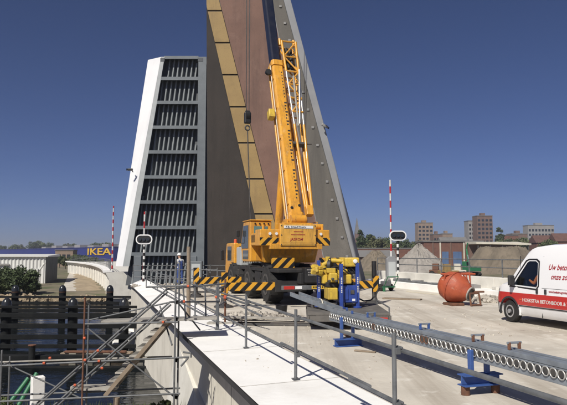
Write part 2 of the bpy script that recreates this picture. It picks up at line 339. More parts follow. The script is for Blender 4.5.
# joints in the wall: recessed lines read as thin dark strips, each a groove board
for sj in (-3.1, -.1, 2.9, 5.9, 8.9):
    MB().hexa([LB(sj, -.815, -.03), LB(sj, .612, .0), LB(sj+.014, .612, .0), LB(sj+.014, -.815, -.03)], [LB(sj, -.815, -.0165), LB(sj, .612, .0225), LB(sj+.014, .612, .0225), LB(sj+.014, -.815, -.0165)]).build('joint', 'wood_grey', eb)
for sj in (3.2,):
    MB().b2((-.218+.3, sj-.012, -4.6), (-.214+.3, sj+.012, -.2)).build('joint', 'soffit', eb)
# battered wing at the foot of the wall
def on_wall(u, v, t=-.215):         # pixel -> point of the wall plane, as (s, z)
    d = ray(u, v); c_ = Vector((0, 0, CZ))-BO; k = (t-c_.dot(BR_))/d.dot(BR_); q = c_+d*k; return q.dot(BD), q.z
wa, wb = on_wall(180, 341), on_wall(203, 405); wk_ = (wa[1]-wb[1])/(wa[0]-wb[0]); zn = wb[1]+wk_*(-26-wb[0]); zn = max(zn, -2.55)
wc = (wb[0]-4.5, max(wb[1]-4.5*wk_, -2.5))
MB().hexa([LB(wc[0], -1.5, -2.75), LB(wc[0], -.22, -2.75), LB(wa[0], -.22, -3.6), LB(wa[0]+.1, -.75, -3.6)],
          [LB(wc[0], -.40, wc[1]), LB(wc[0], -.22, wc[1]), LB(wa[0], -.22, wa[1]), LB(wa[0], -.30, wa[1])]).build('wing_wall', 'wing_concrete', eb)
# right-hand parapet
pr = T('bridge_parapet', 'low pale concrete parapet with steps along the right side of the deck', 'parapet', BR(0, 12.2, 0), RZ)
def PB(s, t, z): return Vector((t-12.2, s, z))
def pst(t0, t1, z, s0, Y1): return [PB(s0, t0, z), PB(s0, t1, z), PB(s_at(t1, Y1), t1, z), PB(s_at(t0, Y1), t0, z)]
MB().prism(pst(12.2, 13.0, -.5, -26, 35), (0, 0, .82)).build('kerb', 'white_concrete', pr, bevel=.02)
for k in range(10):
    s1 = -6+k*3.2
    if s1 > 24.5: break
    MB().b2((.805, s1, -.5), (1.25, min(s1+3.17, 24.4), .78)).build('panel', 'wing_concrete', pr, bevel=.02)

# far approach of the bridge, curving left
fa = T('far_approach', 'white curved far approach of the bridge on slender piers beyond the raised leaf', 'bridge', (-17.6, 62, 0))
cl = []; pt = Vector((-17.9, 60.6)); ang = math.atan2(.9555, -.295)
for i in range(36):
    cl.append((pt.copy(), ang)); pt = pt+Vector((math.cos(ang), math.sin(ang)))*2.5; ang += .0055 if i > 2 else .004
def sweep_poly(sec):     # sec: list of (t, z), t to the right
    mb = MB(); n = len(sec)
    for (q, a) in cl:
        rt = Vector((math.sin(a), -math.cos(a)))
        for t, z in sec: mb.v.append((q.x+rt.x*t+17.6, q.y+rt.y*t-62, z))
    for i in range(len(cl)-1):
        for k in range(n): mb.f.append((i*n+k, i*n+(k+1) % n, (i+1)*n+(k+1) % n, (i+1)*n+k))
    mb.f.append(tuple(range(n))); mb.f.append(tuple((len(cl)-1)*n+k for k in range(n-1, -1, -1)))
    return mb
sweep_poly([(-.2, .12), (.7, .16), (.7, -.05), (-.2, -.12)]).build('cap', 'white_concrete', fa)
sweep_poly([(.05, -.14), (.42, -.9), (.42, -2.7), (13.3, -2.7), (13.3, -.06), (.72, -.06)]).build('deck', 'wing_concrete', fa)
for i in range(1, 34, 2):
    q, a = cl[i]; rt = Vector((math.sin(a), -math.cos(a)))
    for t in (.45,):
        c = q+rt*t; MB().lathe([(.22, -3.2), (.22, -.75)], (c.x+17.6, c.y-62, 0), n=14).build('pier', 'wing_concrete', fa, smooth=True)
q, a = cl[0]
MB().b2((-.1, -.6, -4.7), (14.5, 2.5, -1.01)).build('abutment', 'wall_concrete', fa)
for i in range(0, 34):
    q, a = cl[i]; rt = Vector((math.sin(a), -math.cos(a))); c = q+rt*.5
    MB().tube((c.x+17.6, c.y-62, .14), (c.x+17.6, c.y-62, 1.15), .03, 6).build('railing_post', 'galv', fa)
mbx = MB()
for h in (.5, .85, 1.15):
    mbx.path([(q.x+math.sin(a)*.5+17.6, q.y-math.cos(a)*.5-62, h) for q, a in cl], .025, 6)
mbx.build('handrail', 'galv', fa)

# ================================================================== BRIDGE LEAVES
# far-hinged leaf: underside with cross beams faces the camera
YL = 60.0; X0 = -12.4
LL = T('bridge_leaf', 'raised bridge leaf showing its grey ribbed underside and bright white edge', 'bridge leaf', (X0, YL, 0))
def lp(u, v, dy=0.): q = A(u, v, YL+dy); return Vector((q.x-X0, q.y-YL, q.z))
def line(p, q): return lambda z: p.x+(q.x-p.x)*(z-p.z)/(q.z-p.z)
xb = line(lp(124, 259.5), lp(161, 57)); xf = line(lp(131.5, 253), lp(164.5, 58)); xr0 = line(lp(196.5, 254), lp(196.5, 57)); xr1 = line(lp(204.6, 254), lp(204.6, 57))
zt = lp(160, 57).z; zbm = lp(160, 254).z; zlow = -1.4
wl0 = lp(115.7, 266, 1.25); wl1 = lp(148, 60, 1.25); xw = line(wl0, wl1)
zf0 = wl0.z
# white fascia
MB().hexa([(xb(zf0), 0, zf0), (xb(zf0)+.14, .16, zf0), (xw(zf0)+.14, 1.40, zf0), (xw(zf0), 1.25, zf0)],
          [(xb(zt), 0, zt), (xb(zt)+.14, .16, zt), (xw(wl1.z)+.14, 1.40, wl1.z), (xw(wl1.z), 1.25, wl1.z)]).build('white_fascia', 'leaf_white', LL)
# left girder (flange + web), right girder
MB().hexa([(xb(zf0)+.03, -.03, zf0), (xf(zf0), -.03, zf0), (xf(zf0), .03, zf0), (xb(zf0)+.03, .03, zf0)],
          [(xb(zt)+.03, -.03, zt), (xf(zt), -.03, zt), (xf(zt), .03, zt), (xb(zt)+.03, .03, zt)]).build('girder_flange', 'leaf_flange', LL)
MB().hexa([(xf(zf0)-.12, .032, zf0), (xf(zf0)-.06, .032, zf0), (xf(zf0)-.06, .95, zf0), (xf(zf0)-.12, .95, zf0)],
          [(xf(zt)-.12, .032, zt), (xf(zt)-.06, .032, zt), (xf(zt)-.06, .95, zt), (xf(zt)-.12, .95, zt)]).build('girder_web', 'leaf_grey', LL)
MB().b2((xr0(5), -.03, zlow), (xr1(5), .03, zt)).build('girder_flange', 'leaf_grey', LL)
MB().b2((xr0(5)+.3, .032, zlow), (xr0(5)+.36, 1.1, zt)).build('girder_web', 'leaf_grey', LL)
MB().b2((xr1(5)-.12, .56, zlow), (xr1(5)+.62, 1.3, zt-.05)).build('side_web', 'leaf_plate', LL)
for k in range(9):
    z = zt-1-k*2.5; MB().b2((xr1(5)-.3, .40, z-.08), (xr1(5)+.02, .545, z+.08)).build('bracket', 'leaf_grey', LL)
# deck plate
MB().hexa([(xf(zlow)-.3, .952, zlow), (xr0(5)+.25, .952, zlow), (xr0(5)+.25, 1.0, zlow), (xf(zlow)-.3, 1.0, zlow)],
          [(xf(zt)-.1, .952, zt), (xr0(5)+.25, .952, zt), (xr0(5)+.25, 1.0, zt), (xf(zt)-.1, 1.0, zt)]).build('deck_plate', 'leaf_plate', LL)
beams = [57.5, 78.6, 102.5, 127.3, 152, 177, 202, 227.5, 254]
for k, v in enumerate(beams):
    z = lp(160, v).z; h = .34 if k else .3
    a_, b_ = xf(z)-.05, xr0(5)-.003
    MB().b2((a_, -.025, z-h/2), (b_, .025, z+h/2)).build('cross_beam', 'leaf_grey', LL).location = (0, 0, 0)
    MB().b2((a_, .027, z-.03), (b_, .945, z+.03)).build('beam_web', 'leaf_grey', LL)
# trough stiffeners, parallel to the traffic direction
SL = .11
for k in range(34):
    x0 = -10.2+k*.47
    zs = [z for z in np.arange(zlow, zt-.05, .1) if xf(z)+.05 < x0+SL*z < xr0(5)-.25]
    if len(zs) < 8: continue
    za, zb = zs[0], zs[-1]
    def ring(z): return [(x0+SL*z-.10, .948, z), (x0+SL*z-.06, .60, z), (x0+SL*z+.06, .60, z), (x0+SL*z+.10, .948, z)]
    MB().hexa(ring(za), ring(zb)).build('stiffener', 'leaf_stiff', LL)
# corner blocks, legs at the tail, lower frame
for (u, w) in ((162.5, .22), (200.5, .26)):
    q = lp(u, 59.5); MB().b2((q.x-w, -.06, q.z-.22), (q.x+w, -.033, q.z+.14)).build('corner_plate', 'leaf_plate', LL)
for u in (138, 193):
    q = lp(u, 254); MB().b2((q.x-.38, -.15, -1.4), (q.x+.38, .55, q.z-.18)).build('leg', 'leaf_grey', LL, bevel=.03)
MB().b2((lp(135, 254).x, 1.05, -3), (lp(202, 254).x, 3.2, .4)).build('counterweight', 'leaf_plate', LL)
# camera on a bracket on the fascia
cm = T('surveillance_camera', 'small black camera on a bracket on the bright white edge of the raised leaf', 'camera', A(133, 172, YL+.45))
MB().tube((0, 0, 0), (0, -.55, .1), .05, 8).build('bracket', 'black', cm)
MB().box((-.12, -.62, .16), (.5, .22, .22)).build('housing', 'black', cm, bevel=.04)
MB().lathe([(.09, 0), (.11, .14)], (-.36, -.62, .16), (-1, 0, 0), 12).build('lens', 'glass_dark', cm)

# near-hinged leaf: road surface faces the camera
YR = 35.6; LEAN = math.tan(math.radians(3.5))
RL = T('bridge_leaf', 'tall raised bridge leaf behind the crane, road side with red, grey and yellow surfacing', 'bridge leaf', (0, YR, 0))
ZT = 23.0
def rp(u, v):     # pixel onto the leaning leaf plane -> local point
    d = ray(u, v); # plane: (Y-YR) = LEAN*z
    t = (YR+LEAN*CZ)/(d.y-LEAN*d.z); q = Vector((0, 0, CZ))+d*t; return q-Vector((0, YR, 0))
def rl(p, q):      # extended line in the leaf plane as x(z)
    p = rp(*p); q = rp(*q); return lambda z: p.x+(q.x-p.x)*(z-p.z)/(q.z-p.z)
eL = rl((207.5, 270), (206.5, 5)); eR = rl((290.5, 0), (357.5, 250)); eR2 = rl((283.5, 0), (350.5, 250))
y0 = rl((207, 8), (254, 212)); y1 = rl((221, 8), (272, 212)); pg = rl((273, 8), (317, 226))
def lq(x, z, dy=0.): return Vector((x, LEAN*z+dy, z))
def leafpoly(fa_, fb_, z0, z1, dy, th, name, m, n=8, **k):
    """slab between two edge functions; follows the leaf plane"""
    mb = MB(); zs = np.linspace(z0, z1, n)
    for z in zs:
        a_, b_ = fa_(z), fb_(z); b_ = max(b_, a_+.001)
        mb.v += [tuple(lq(a_, z, dy)), tuple(lq(b_, z, dy)), tuple(lq(b_, z, dy+th)), tuple(lq(a_, z, dy+th))]
    for i in range(n-1):
        for k2 in range(4): mb.f.append((i*4+k2, i*4+(k2+1) % 4, (i+1)*4+(k2+1) % 4, (i+1)*4+k2))
    mb.f.append((0, 1, 2, 3)); mb.f.append(tuple((n-1)*4+j for j in (3, 2, 1, 0)))
    return mb.build(name, m, RL, **k)
ZB = -1.6
cl_ = lambda f: (lambda z: max(f(z), eL(z)))
leafpoly(eL, eR, ZB, ZT, .06, 1.0, 'leaf_body', 'leaf_grey')
zx = 17.3
for z in np.linspace(0, 25, 400):
    if y0(z) <= eL(z)+.02: zx = z; break
leafpoly(eL, lambda z: y0(z)-.03, ZB, zx-.05, .0, .055, 'dark_surface', 'asphalt_dark')
leafpoly(lambda z: max(y1(z)+.03, eL(z)), lambda z: max(pg(z)-.02, eL(z)+.01), ZB, ZT, .0, .055, 'red_surface', 'asphalt_red', n=30)
leafpoly(lambda z: max(pg(z)+.02, eL(z)), lambda z: eR2(z)-.02, ZB, ZT, .0, .055, 'grey_surface', 'asphalt_grey', n=30)
leafpoly(lambda z: max(pg(z)-.02, eL(z)), lambda z: max(pg(z)+.02, eL(z)+.01), ZB, ZT, .01, .04, 'surface_joint', 'edge_strip', n=30)
leafpoly(eR2, eR, ZB, ZT, -.10, .155, 'edge_strip', 'edge_strip', bevel=.02)
# yellow plates between dark joints
jv = [(212, 9.5), (221.5, 43), (234.5, 85), (243.5, 115), (251.5, 147), (259.5, 180), (267, 214)]
jz = sorted([rp(226, 11).z, rp(230, 43).z, rp(230, 75).z, rp(238, 107).z, rp(246, 143).z, rp(254, 179).z, rp(262, 214).z, rp(270, 248).z, rp(276, 284).z])
jz = [jz[0]-2.1]+jz+[jz[-1]+2.1]
for a_, b_ in zip(jz[:-1], jz[1:]):
    if y1(a_) < eL(a_)+.05: continue
    zb2 = b_-.05
    while y1(zb2) < eL(zb2)+.06 and zb2 > a_+.2: zb2 -= .1
    leafpoly(lambda z: max(y0(z), eL(z)), y1, a_+.05, zb2, -.03, .085, 'yellow_plate', 'deck_yellow', n=12, bevel=.01)
leafpoly(lambda z: max(y0(z)-.025, eL(z)), lambda z: y1(z)+.025, ZB, zx, .02, .035, 'plate_bed', 'joint_black', n=20)
# square deck lights along the right edge
for k in range(16):
    z = .5+k*1.12; x = eR2(z)-.30
    MB().box(lq(x, z, -.03), (.165, .05, .15), Matrix.Rotation(-math.atan(LEAN), 3, 'X')).build('deck_light', 'lamp_square', RL, bevel=.015)
c2_ = T('surveillance_camera', 'small pale camera on the sloping right edge of the tall raised leaf', 'camera', Vector((0, YR, 0))+rp(324, 128)+Vector((0, -.1, 0)))
MB().tube((0, 0, 0), (0, -.35, 0), .04, 8).build('bracket', 'galv', c2_)
MB().box((.02, -.42, .02), (.42, .16, .15), Matrix.Rotation(.5, 3, 'Y')).build('housing', 'lamp_square', c2_, bevel=.03)
MB().lathe([(.05, 0), (.06, .08)], (.2, -.42, -.1), (.88, 0, -.48), 10).build('lens', 'glass_dark', c2_)

# ================================================================== CRANE
CL = BR(0, 0)*0+Vector((1.14, 20.16, 0))
CR = T('mobile_crane', 'large yellow mobile crane with raised telescopic boom seen from behind on the bridge deck', 'crane', CL, RZ)
def wheel(parent, x, y, r, w, side, rim='rim', n=28, lug=True):
    mb = MB(); mb.lathe([(r*.55, -w/2), (r*.9, -w/2), (r*.98, -w*.36), (r, -w*.2), (r, w*.2), (r*.98, w*.36), (r*.9, w/2), (r*.55, w/2)], (x, y, r), (1, 0, 0), n)
    if lug:
        for i in range(24):
            t = 2*math.pi*i/24; M = Matrix.Rotation(t, 3, 'X')
            mb.box(Vector((x, y, r))+M @ Vector((w*.22*(1 if i % 2 else -1), 0, r*1.0)), (w*.5, r*.09, r*.05), M)
    ty = mb.build('wheel', 'rubber', parent, smooth=True)
    xo = x+side*w/2
    rb = MB(); rb.lathe([(r*.56, -.02), (r*.56, .012), (r*.44, .012), (r*.40, -.05), (r*.2, -.06), (r*.19, .05), (r*.1, .055)], (xo, y, r), (side, 0, 0), n)
    o = rb.build('rim', rim, ty, smooth=True)
    return ty
for y in (1.8, 4.5, 7.6):
    for sd_ in (-1, 1): wheel(CR, sd_*1.05, y, .68, .52, sd_)
fr = MB(); fr.b2((-.55, .2, .75), (.55, 8.6, 1.12)).build('chassis', 'chassis', CR, bevel=.02)
MB().b2((-1.28, .35, 1.125), (1.28, 6.5, 1.24)).build('deck', 'chassis', CR, bevel=.02)
MB().b2((-1.25, 2.7, .55), (-.57, 3.6, 1.12)).build('tool_box', 'chassis', CR, bevel=.03)
MB().b2((.57, 2.7, .55), (1.25, 3.6, 1.12)).build('tool_box', 'chassis', CR, bevel=.03)
for y in (1.8, 4.5, 7.6):        # mudguards
    for sd_ in (-1, 1):
        pts = [(.80*math.cos(t), .80*math.sin(t)) for t in np.linspace(.35, math.pi-.35, 9)]
        mb = MB(); xa, xb_ = sorted((sd_*.78, sd_*1.3))
        for (a0, b0), (a1, b1) in zip(pts[:-1], pts[1:]):
            mb.hexa([(xa, y+a0, .66+b0*.66), (xb_, y+a0, .66+b0*.66), (xb_, y+a1, .66+b1*.66), (xa, y+a1, .66+b1*.66)],
                    [(xa, y+a0, .69+b0*.66), (xb_, y+a0, .69+b0*.66), (xb_, y+a1, .69+b1*.66), (xa, y+a1, .69+b1*.66)])
        mb.build('mudguard', 'chassis', CR)
# rear of the carrier
MB().b2((-.45, -.05, .80), (1.26, .34, 1.30)).build('rear_box', 'black', CR, bevel=.02)
MB().b2((-1.27, -.12, .58), (1.27, .0, .72)).build('bumper', 'galv', CR, bevel=.01)
for sd_ in (-1, 1):
    a_, b_ = sorted((sd_*1.22, sd_*.86)); MB().b2((a_, -.145, .60), (b_, -.122, .71)).build('tail_light', 'red_paint', CR, bevel=.006)
    a_, b_ = sorted((sd_*.83, sd_*.60)); MB().b2((a_, -.14, .605), (b_, -.122, .705)).build('reflector', 'white_paint', CR)
MB().b2((-.26, -.135, .60), (.28, -.123, .71)).build('number_plate', 'letter_yellow', CR)
for k in range(6): MB().b2((-.21+k*.077, -.139, .63), (-.165+k*.077, -.1352, .685)).build('plate_mark', 'chassis', CR)
for x0_, x1_, z_ in ((-.40, .62, 1.21), (-.36, .05, 1.12), (.22, .60, 1.12), (-.36, .12, 1.04), (.22, .62, 1.04)):      # rows of lettering too small to read
    x_ = x0_
    while x_ < x1_: MB().b2((x_, -.055, z_), (x_+.032, -.0505, z_+.038)).build('lettering', 'tower_grey', CR); x_ += .05
MB().b2((-1.29, 1.05, 1.27), (-.47, 1.10, 1.62)).build('hazard_panel', 'hazard', CR)
MB().b2((.47, 1.05, 1.27), (1.29, 1.10, 1.62)).build('hazard_panel', 'hazard_r', CR)
# outriggers
def outrigger(x1, y, jack_top, stripe):
    sd_ = 1 if x1 > 0 else -1; a_, b_ = sorted((sd_*1.3, x1))
    o = MB().b2((a_, y-.14, .54), (b_, y+.14, .80)).build('outrigger', stripe, CR, bevel=.008)
    MB().b2((min(sd_*.2, sd_*1.3), y-.2, .48), (max(sd_*.2, sd_*1.3), y+.2, .86)).build('outrigger_box', 'chassis', CR, bevel=.01)
    xa = x1-sd_*.02
    MB().b2((xa-.11, y-.165, .42), (xa+.11, y-.143, jack_top)).build('end_plate', 'hazard', o)
    MB().tube((xa, y, .14), (xa, y, jack_top-.05), .085, 14).build('jack', 'dark_steel', o, smooth=True)
    MB().lathe([(.32, 0.004), (.32, .05), (.12, .12), (.09, .2)], (xa, y, 0), n=18).build('foot', 'dark_steel', o)
outrigger(-3.05, .75, 1.15, 'hazard'); outrigger(-3.2, 5.7, 1.2, 'hazard'); outrigger(2.45, .75, .98, 'hazard_r'); outrigger(3.3, 5.7, 1.2, 'hazard_r')
MB().tube((2.43, .75, .9), (2.43, .75, 1.5), .085, 14).build('jack', 'black', CR, smooth=True)
# carrier cab
MB().prism([(-1.2, 7.55, 1.0), (-1.2, 8.5, 1.0), (-1.2, 8.6, .62), (-1.2, 9.35, .62), (-1.2, 9.45, 1.4), (-1.2, 9.15, 2.25), (-1.2, 7.55, 2.25)], (2.4, 0, 0)).build('carrier_cab', 'crane_yellow', CR, bevel=.05)
MB().b2((-1.216, 8.0, 1.45), (-1.202, 8.85, 2.1)).build('side_window', 'glass_cab', CR)
MB().b2((-.95, 7.535, 1.6), (.95, 7.548, 2.1)).build('rear_window', 'glass_cab', CR)
MB().box((-1.38, 9.2, 1.7), (.16, .10, .48)).build('mirror', 'black', CR, bevel=.03)
MB().b2((-1.1, 6.6, 1.25), (-.3, 7.45, 2.05)).build('engine_housing', 'leaf_flange', CR, bevel=.04)
MB().b2((-.28, 6.6, 1.25), (1.1, 7.45, 1.9)).build('engine_housing', 'leaf_flange', CR, bevel=.04)
MB().tube((-.2, 7.5, 1.9), (-.2, 7.5, 2.5), .07, 10).build('exhaust', 'dark_steel', CR)
MB().lathe([(.07, 0), (.07, .14), (.03, .18)], (-1.0, 8.1, 2.26), n=12).build('beacon', 'orange_cap', CR, smooth=True)
# superstructure
MB().lathe([(1.0, 1.242), (1.0, 1.40)], (0, 4.9, 0), n=32).build('turntable', 'dark_steel', CR)
MB().hexa([(-1.0, 3.1, 1.42), (1.05, 3.1, 1.42), (1.05, 6.3, 1.42), (-.42, 6.3, 1.42)], [(-1.15, 2.9, 2.08), (1.15, 2.9, 2.08), (1.15, 6.2, 2.05), (-.42, 6.2, 2.05)]).build('slew_platform', 'crane_yellow', CR, bevel=.03)
for k in range(3): MB().b2((-.75+k*.3, 3.02+.0, 1.62), (-.55+k*.3, 3.09, 1.95)).build('hatch', 'crane_yellow', CR, bevel=.01)
MB().b2((-1.28, 3.3, 2.085), (-.42, 4.1, 2.55)).build('machine_cover', 'crane_yellow', CR, bevel=.03)
MB().b2((.45, 3.2, 2.085), (1.28, 5.6, 2.5)).build('machine_cover', 'crane_yellow', CR, bevel=.03)
# counterweight
cw = MB().b2((-1.37, 2.35, 2.06), (1.37, 3.05, 2.66)).build('counterweight', 'crane_yellow', CR, bevel=.03)
MB().b2((-.62, 2.24, 2.05), (.78, 2.34, 2.86)).build('centre_block', 'crane_yellow_light', cw, bevel=.02)
MB().b2((-.5, 2.345, 2.665), (.7, 2.9, 2.92)).build('cap_block', 'crane_yellow', cw, bevel=.02)
MB().b2((-1.0, 2.28, 1.93), (1.05, 2.5, 2.13)).build('ballast_lip', 'crane_yellow', cw, bevel=.02)
MB().hexa([(-1.375, 2.335, 2.07), (-.66, 2.335, 2.07), (-.66, 2.347, 2.07), (-1.375, 2.347, 2.07)], [(-1.375, 2.335, 2.36), (-.66, 2.335, 2.36), (-.66, 2.347, 2.36), (-1.375, 2.347, 2.36)]).build('hazard_panel', 'hazard', cw)
MB().hexa([(.82, 2.335, 2.07), (1.375, 2.335, 2.07), (1.375, 2.347, 2.07), (.82, 2.347, 2.07)], [(.82, 2.335, 2.36), (1.375, 2.335, 2.36), (1.375, 2.347, 2.36), (.82, 2.347, 2.36)]).build('hazard_panel', 'hazard_r', cw)
MB().b2((-.48, 2.225, 2.70), (.66, 2.238, 2.80)).build('name_plate', 'white_paint', cw)
text_obj('P.B. SWARTHAN', .095, 'black', cw, frame((-.42, 2.222, 2.715), (1, 0, 0), (0, 0, 1)), sx=1.15)
for x0_, x1_, z_ in ((-.10, .26, 2.56), (-.20, .34, 2.45)):
    x_ = x0_
    while x_ < x1_: MB().b2((x_, 2.2355, z_), (x_+.028, 2.2385, z_+.036)).build('lettering', 'text_red', cw); x_ += .042
text_obj('JASKOM', .135, 'text_red', cw, frame((-.24, 2.235, 2.25), (1, 0, 0), (0, 0, 1)), shear=.15)
for x in (-1.15, 1.2):
    MB().tube((x, 2.7, 2.66), (x, 2.7, 2.84), .05, 10).build('lifting_lug', 'crane_yellow', cw)
MB().lathe([(.11, -.22), (.11, .22)], (1.05, 2.85, 2.80), (1, 0, 0), 14).build('winch_motor', 'crane_yellow', CR, smooth=True)
# operator cab
MB().prism([(-1.3, 4.1, 1.45), (-1.3, 5.45, 1.45), (-1.3, 5.75, 2.1), (-1.3, 5.3, 3.06), (-1.3, 4.1, 3.06)], (.88, 0, 0)).build('operator_cab', 'crane_yellow', CR, bevel=.05)
MB().prism([(-1.315, 4.4, 1.98), (-1.315, 5.5, 1.98), (-1.315, 5.58, 2.15), (-1.315, 5.22, 2.9), (-1.315, 4.4, 2.9)], (.012, 0, 0)).build('side_window', 'glass_cab', CR)
MB().b2((-1.315, 4.4, 1.55), (-1.303, 5.3, 1.9)).build('door_panel', 'glass_cab', CR)
MB().b2((-1.15, 4.085, 2.15), (-.59, 4.098, 2.85)).build('rear_window', 'glass_teal', CR)
for k in range(4): MB().lathe([(.035, 0), (.035, .03)], (-1.1+k*.18, 4.09, 2.95), (0, -1, 0), 10).build('vent', 'black', CR)
MB().b2((-1.33, 4.05, 3.065), (-.40, 5.35, 3.11)).build('cab_roof', 'crane_yellow', CR, bevel=.02)
# boom: base pivot, direction 69.5 degrees up
PV = Vector((.32, 3.35, 2.78)); EL = math.radians(69.3)
e1 = Vector((0, math.cos(EL), math.sin(EL))); e2 = Vector((0, -math.sin(EL), math.cos(EL))); ex = Vector((1, 0, 0))   # along, up-back, right
def bp(x, a, n_): return PV+ex*x+e1*a+e2*n_
def bbox(mb, x0, x1, a0, a1, n0, n1): return mb.hexa([bp(x0, a0, n0), bp(x1, a0, n0), bp(x1, a0, n1), bp(x0, a0, n1)], [bp(x0, a1, n0), bp(x1, a1, n0), bp(x1, a1, n1), bp(x0, a1, n1)])
def boomsec(w, d0, d1, a0, a1):       # chamfered box section
    c = .10*w/.7; sec = [(-w/2+c, d0), (w/2-c, d0), (w/2, d0+c), (w/2, d1-c), (w/2-c, d1), (-w/2+c, d1), (-w/2, d1-c), (-w/2, d0+c)]
    return MB().hexa([bp(x, a0, n_) for x, n_ in sec], [bp(x, a1, n_) for x, n_ in sec])
# turret plates holding the pivot
for x in (-.42, .36):
    MB().prism([(PV.x+x, 2.95, 2.06), (PV.x+x, 5.0, 2.06), (PV.x+x, 4.2, 2.7), (PV.x+x, 3.55, 3.1), (PV.x+x, 3.1, 3.1)], (.06, 0, 0)).build('turret_plate', 'crane_yellow', CR)
MB().tube(PV+Vector((-.6, .02, .0)), PV+Vector((.6, .02, 0)), .11, 16).build('boom_pin', 'dark_steel', CR)
b1 = boomsec(.50, -.36, .34, -.25, 7.85).build('boom_base', 'crane_yellow', CR)
boomsec(.56, -.40, .38, 7.6, 7.87).build('boom_collar', 'crane_yellow', b1, bevel=.01)
boomsec(.62, -.42, .40, -.2, .5).build('boom_foot', 'crane_yellow', b1)
boomsec(.40, -.28, .26, 7.8, 15.0).build('boom_section', 'boom_black', CR)
boomsec(.33, -.24, .22, 14.9, 19.5).build('boom_section', 'boom_black', CR)
boomsec(.52, -.55, .40, 19.4, 20.2).build('boom_head', 'crane_yellow', CR)
for k in range(30):        # stencilled length marks on the back of the boom
    if k in (9, 10, 21): continue
    bbox(MB(), .07, .11+.035*(k % 3), 1.1+k*.155, 1.1+k*.155+.07, .341, .346).build('length_mark', 'chassis', b1)
for k in range(9):
    bbox(MB(), .10, .14, 5.9+k*.16, 5.97+k*.16, .341, .346).build('length_mark', 'chassis', b1)
for x, a in ((-.2, .7), (.05, .45), (.2, .8), (-.1, .3)):
    MB().lathe([(.06, 0), (.05, .03)], bp(x*.8, a, .341), e2, 10).build('bolt', 'black', b1)
# luffing cylinder in front of the boom, hose reel, side gear
MB().tube(Vector((.32, 5.9, 1.9)), bp(0, 3.0, -.62), .17, 16).build('luffing_cylinder', 'crane_yellow', CR, smooth=True)
MB().tube(bp(0, 2.9, -.62), bp(0, 4.6, -.5), .11, 16).build('luffing_rod', 'alloy', CR, smooth=True)
MB().tube(bp(-.30, .0, .12), bp(-.29, 7.7, .12), .022, 8).build('hose', 'roof_pale', b1)
MB().tube(bp(-.31, .2, -.1), bp(-.30, 7.5, -.1), .035, 8).build('conduit', 'crane_yellow_light', b1)
bbox(MB(), -.62, -.36, 4.95, 5.35, -.1, .25).build('cable_drum', 'rig_yellow', b1, bevel=.03)
MB().lathe([(.14, 0), (.14, .12)], bp(-.42, 7.3, .1), e2, 14).build('rooster_sheave', 'black', b1)
MB().lathe([(.17, -.3), (.17, .3)], Vector((.32, 3.0, 3.08)), (1, 0, 0), 18).build('winch', 'crane_yellow', CR, smooth=True)
# folding jib stowed on the right of the boom
jb = MB()
def jp(x, a, n_): return bp(.50+x*.9, a, .12+n_*.8)
lv = [(.75, .10), (3.6, .20), (5.6, .27), (8.95, .37)]
def hw(a):
    for (a0, w0_), (a1, w1_) in zip(lv[:-1], lv[1:]):
        if a <= a1: return w0_+(w1_-w0_)*(a-a0)/(a1-a0)
    return lv[-1][1]
jo = T('x', None, None) if False else None
cx = lambda a: .14+.0*(a-.75)
for sx in (-1, 1):
    for sn in (-1, 1):
        mm = 'crane_yellow' if not (sn == 1 and False) else 'galv'
        MB().tube(jp(cx(.75)+sx*hw(.75), .75, sn*.12), jp(cx(4.6)+sx*hw(4.6), 4.6, sn*.22), .065, 10, .055).build('jib_chord', 'crane_yellow', CR, smooth=True)
        MB().tube(jp(cx(4.6)+sx*hw(4.6), 4.6, sn*.22), jp(cx(7.3)+sx*hw(7.3), 7.3, sn*.3), .042, 10).build('jib_chord', 'ring_steel' if sn == 1 else 'crane_yellow', CR, smooth=True)
        MB().tube(jp(cx(7.3)+sx*hw(7.3), 7.3, sn*.3), jp(cx(8.95)+sx*hw(8.95), 8.95, sn*.33), .055, 10).build('jib_chord', 'crane_yellow', CR, smooth=True)
MB().tube(jp(cx(4.7)+.02, 4.6, .28), jp(cx(7.0)+.33, 7.35, .42), .045, 10).build('jib_tube', 'ring_steel', CR, smooth=True)
MB().tube(jp(cx(4.7)-.06, 4.5, .28), jp(cx(7.0)-.02, 7.0, .40), .04, 10).build('jib_tube', 'wood_grey', CR, smooth=True)
lev = [5.2, 5.9, 6.6, 7.3, 8.1, 8.95]
for i, a in enumerate(lev):
    h_ = hw(a)
    for sn in (-1, 1): MB().tube(jp(cx(a)-h_, a, sn*.3), jp(cx(a)+h_, a, sn*.3), .04, 8).build('jib_strut', 'crane_yellow', CR)
    if i+1 < len(lev):
        a2 = lev[i+1]; s1 = 1 if i % 2 else -1
        for sn in (-1, 1): MB().tube(jp(cx(a)+s1*h_, a, sn*.3), jp(cx(a2)-s1*hw(a2), a2, sn*.3), .035, 8).build('jib_brace', 'crane_yellow', CR)
        for sx in (-1, 1): MB().tube(jp(cx(a)+sx*h_, a, .3), jp(cx(a2)+sx*hw(a2), a2, -.3), .03, 8).build('jib_brace', 'crane_yellow', CR)
for sx in (-1, 1):
    MB().tube(jp(cx(8.95)+sx*.37, 8.9, 0), jp(cx(8.95)+sx*.37, 9.25, 0), .07, 10).build('jib_lug', 'crane_yellow', CR)
    MB().tube(jp(cx(7.5)+sx*.1, 7.6, .05), jp(cx(7.5)+sx*.1, 8.7, .05), .09, 10).build('jib_cylinder', 'chassis', CR)
bbox(MB(), .26, .85, 3.65, 3.75, .0, .3).build('jib_bracket', 'dark_steel', CR)
MB().tube(bp(.7, 3.7, .2), bp(1.1, 3.72, .2), .03, 8).build('jib_pin', 'dark_steel', CR)
bbox(MB(), .46, .74, .45, .85, .0, .3).build('jib_foot', 'crane_yellow', CR, bevel=.02)
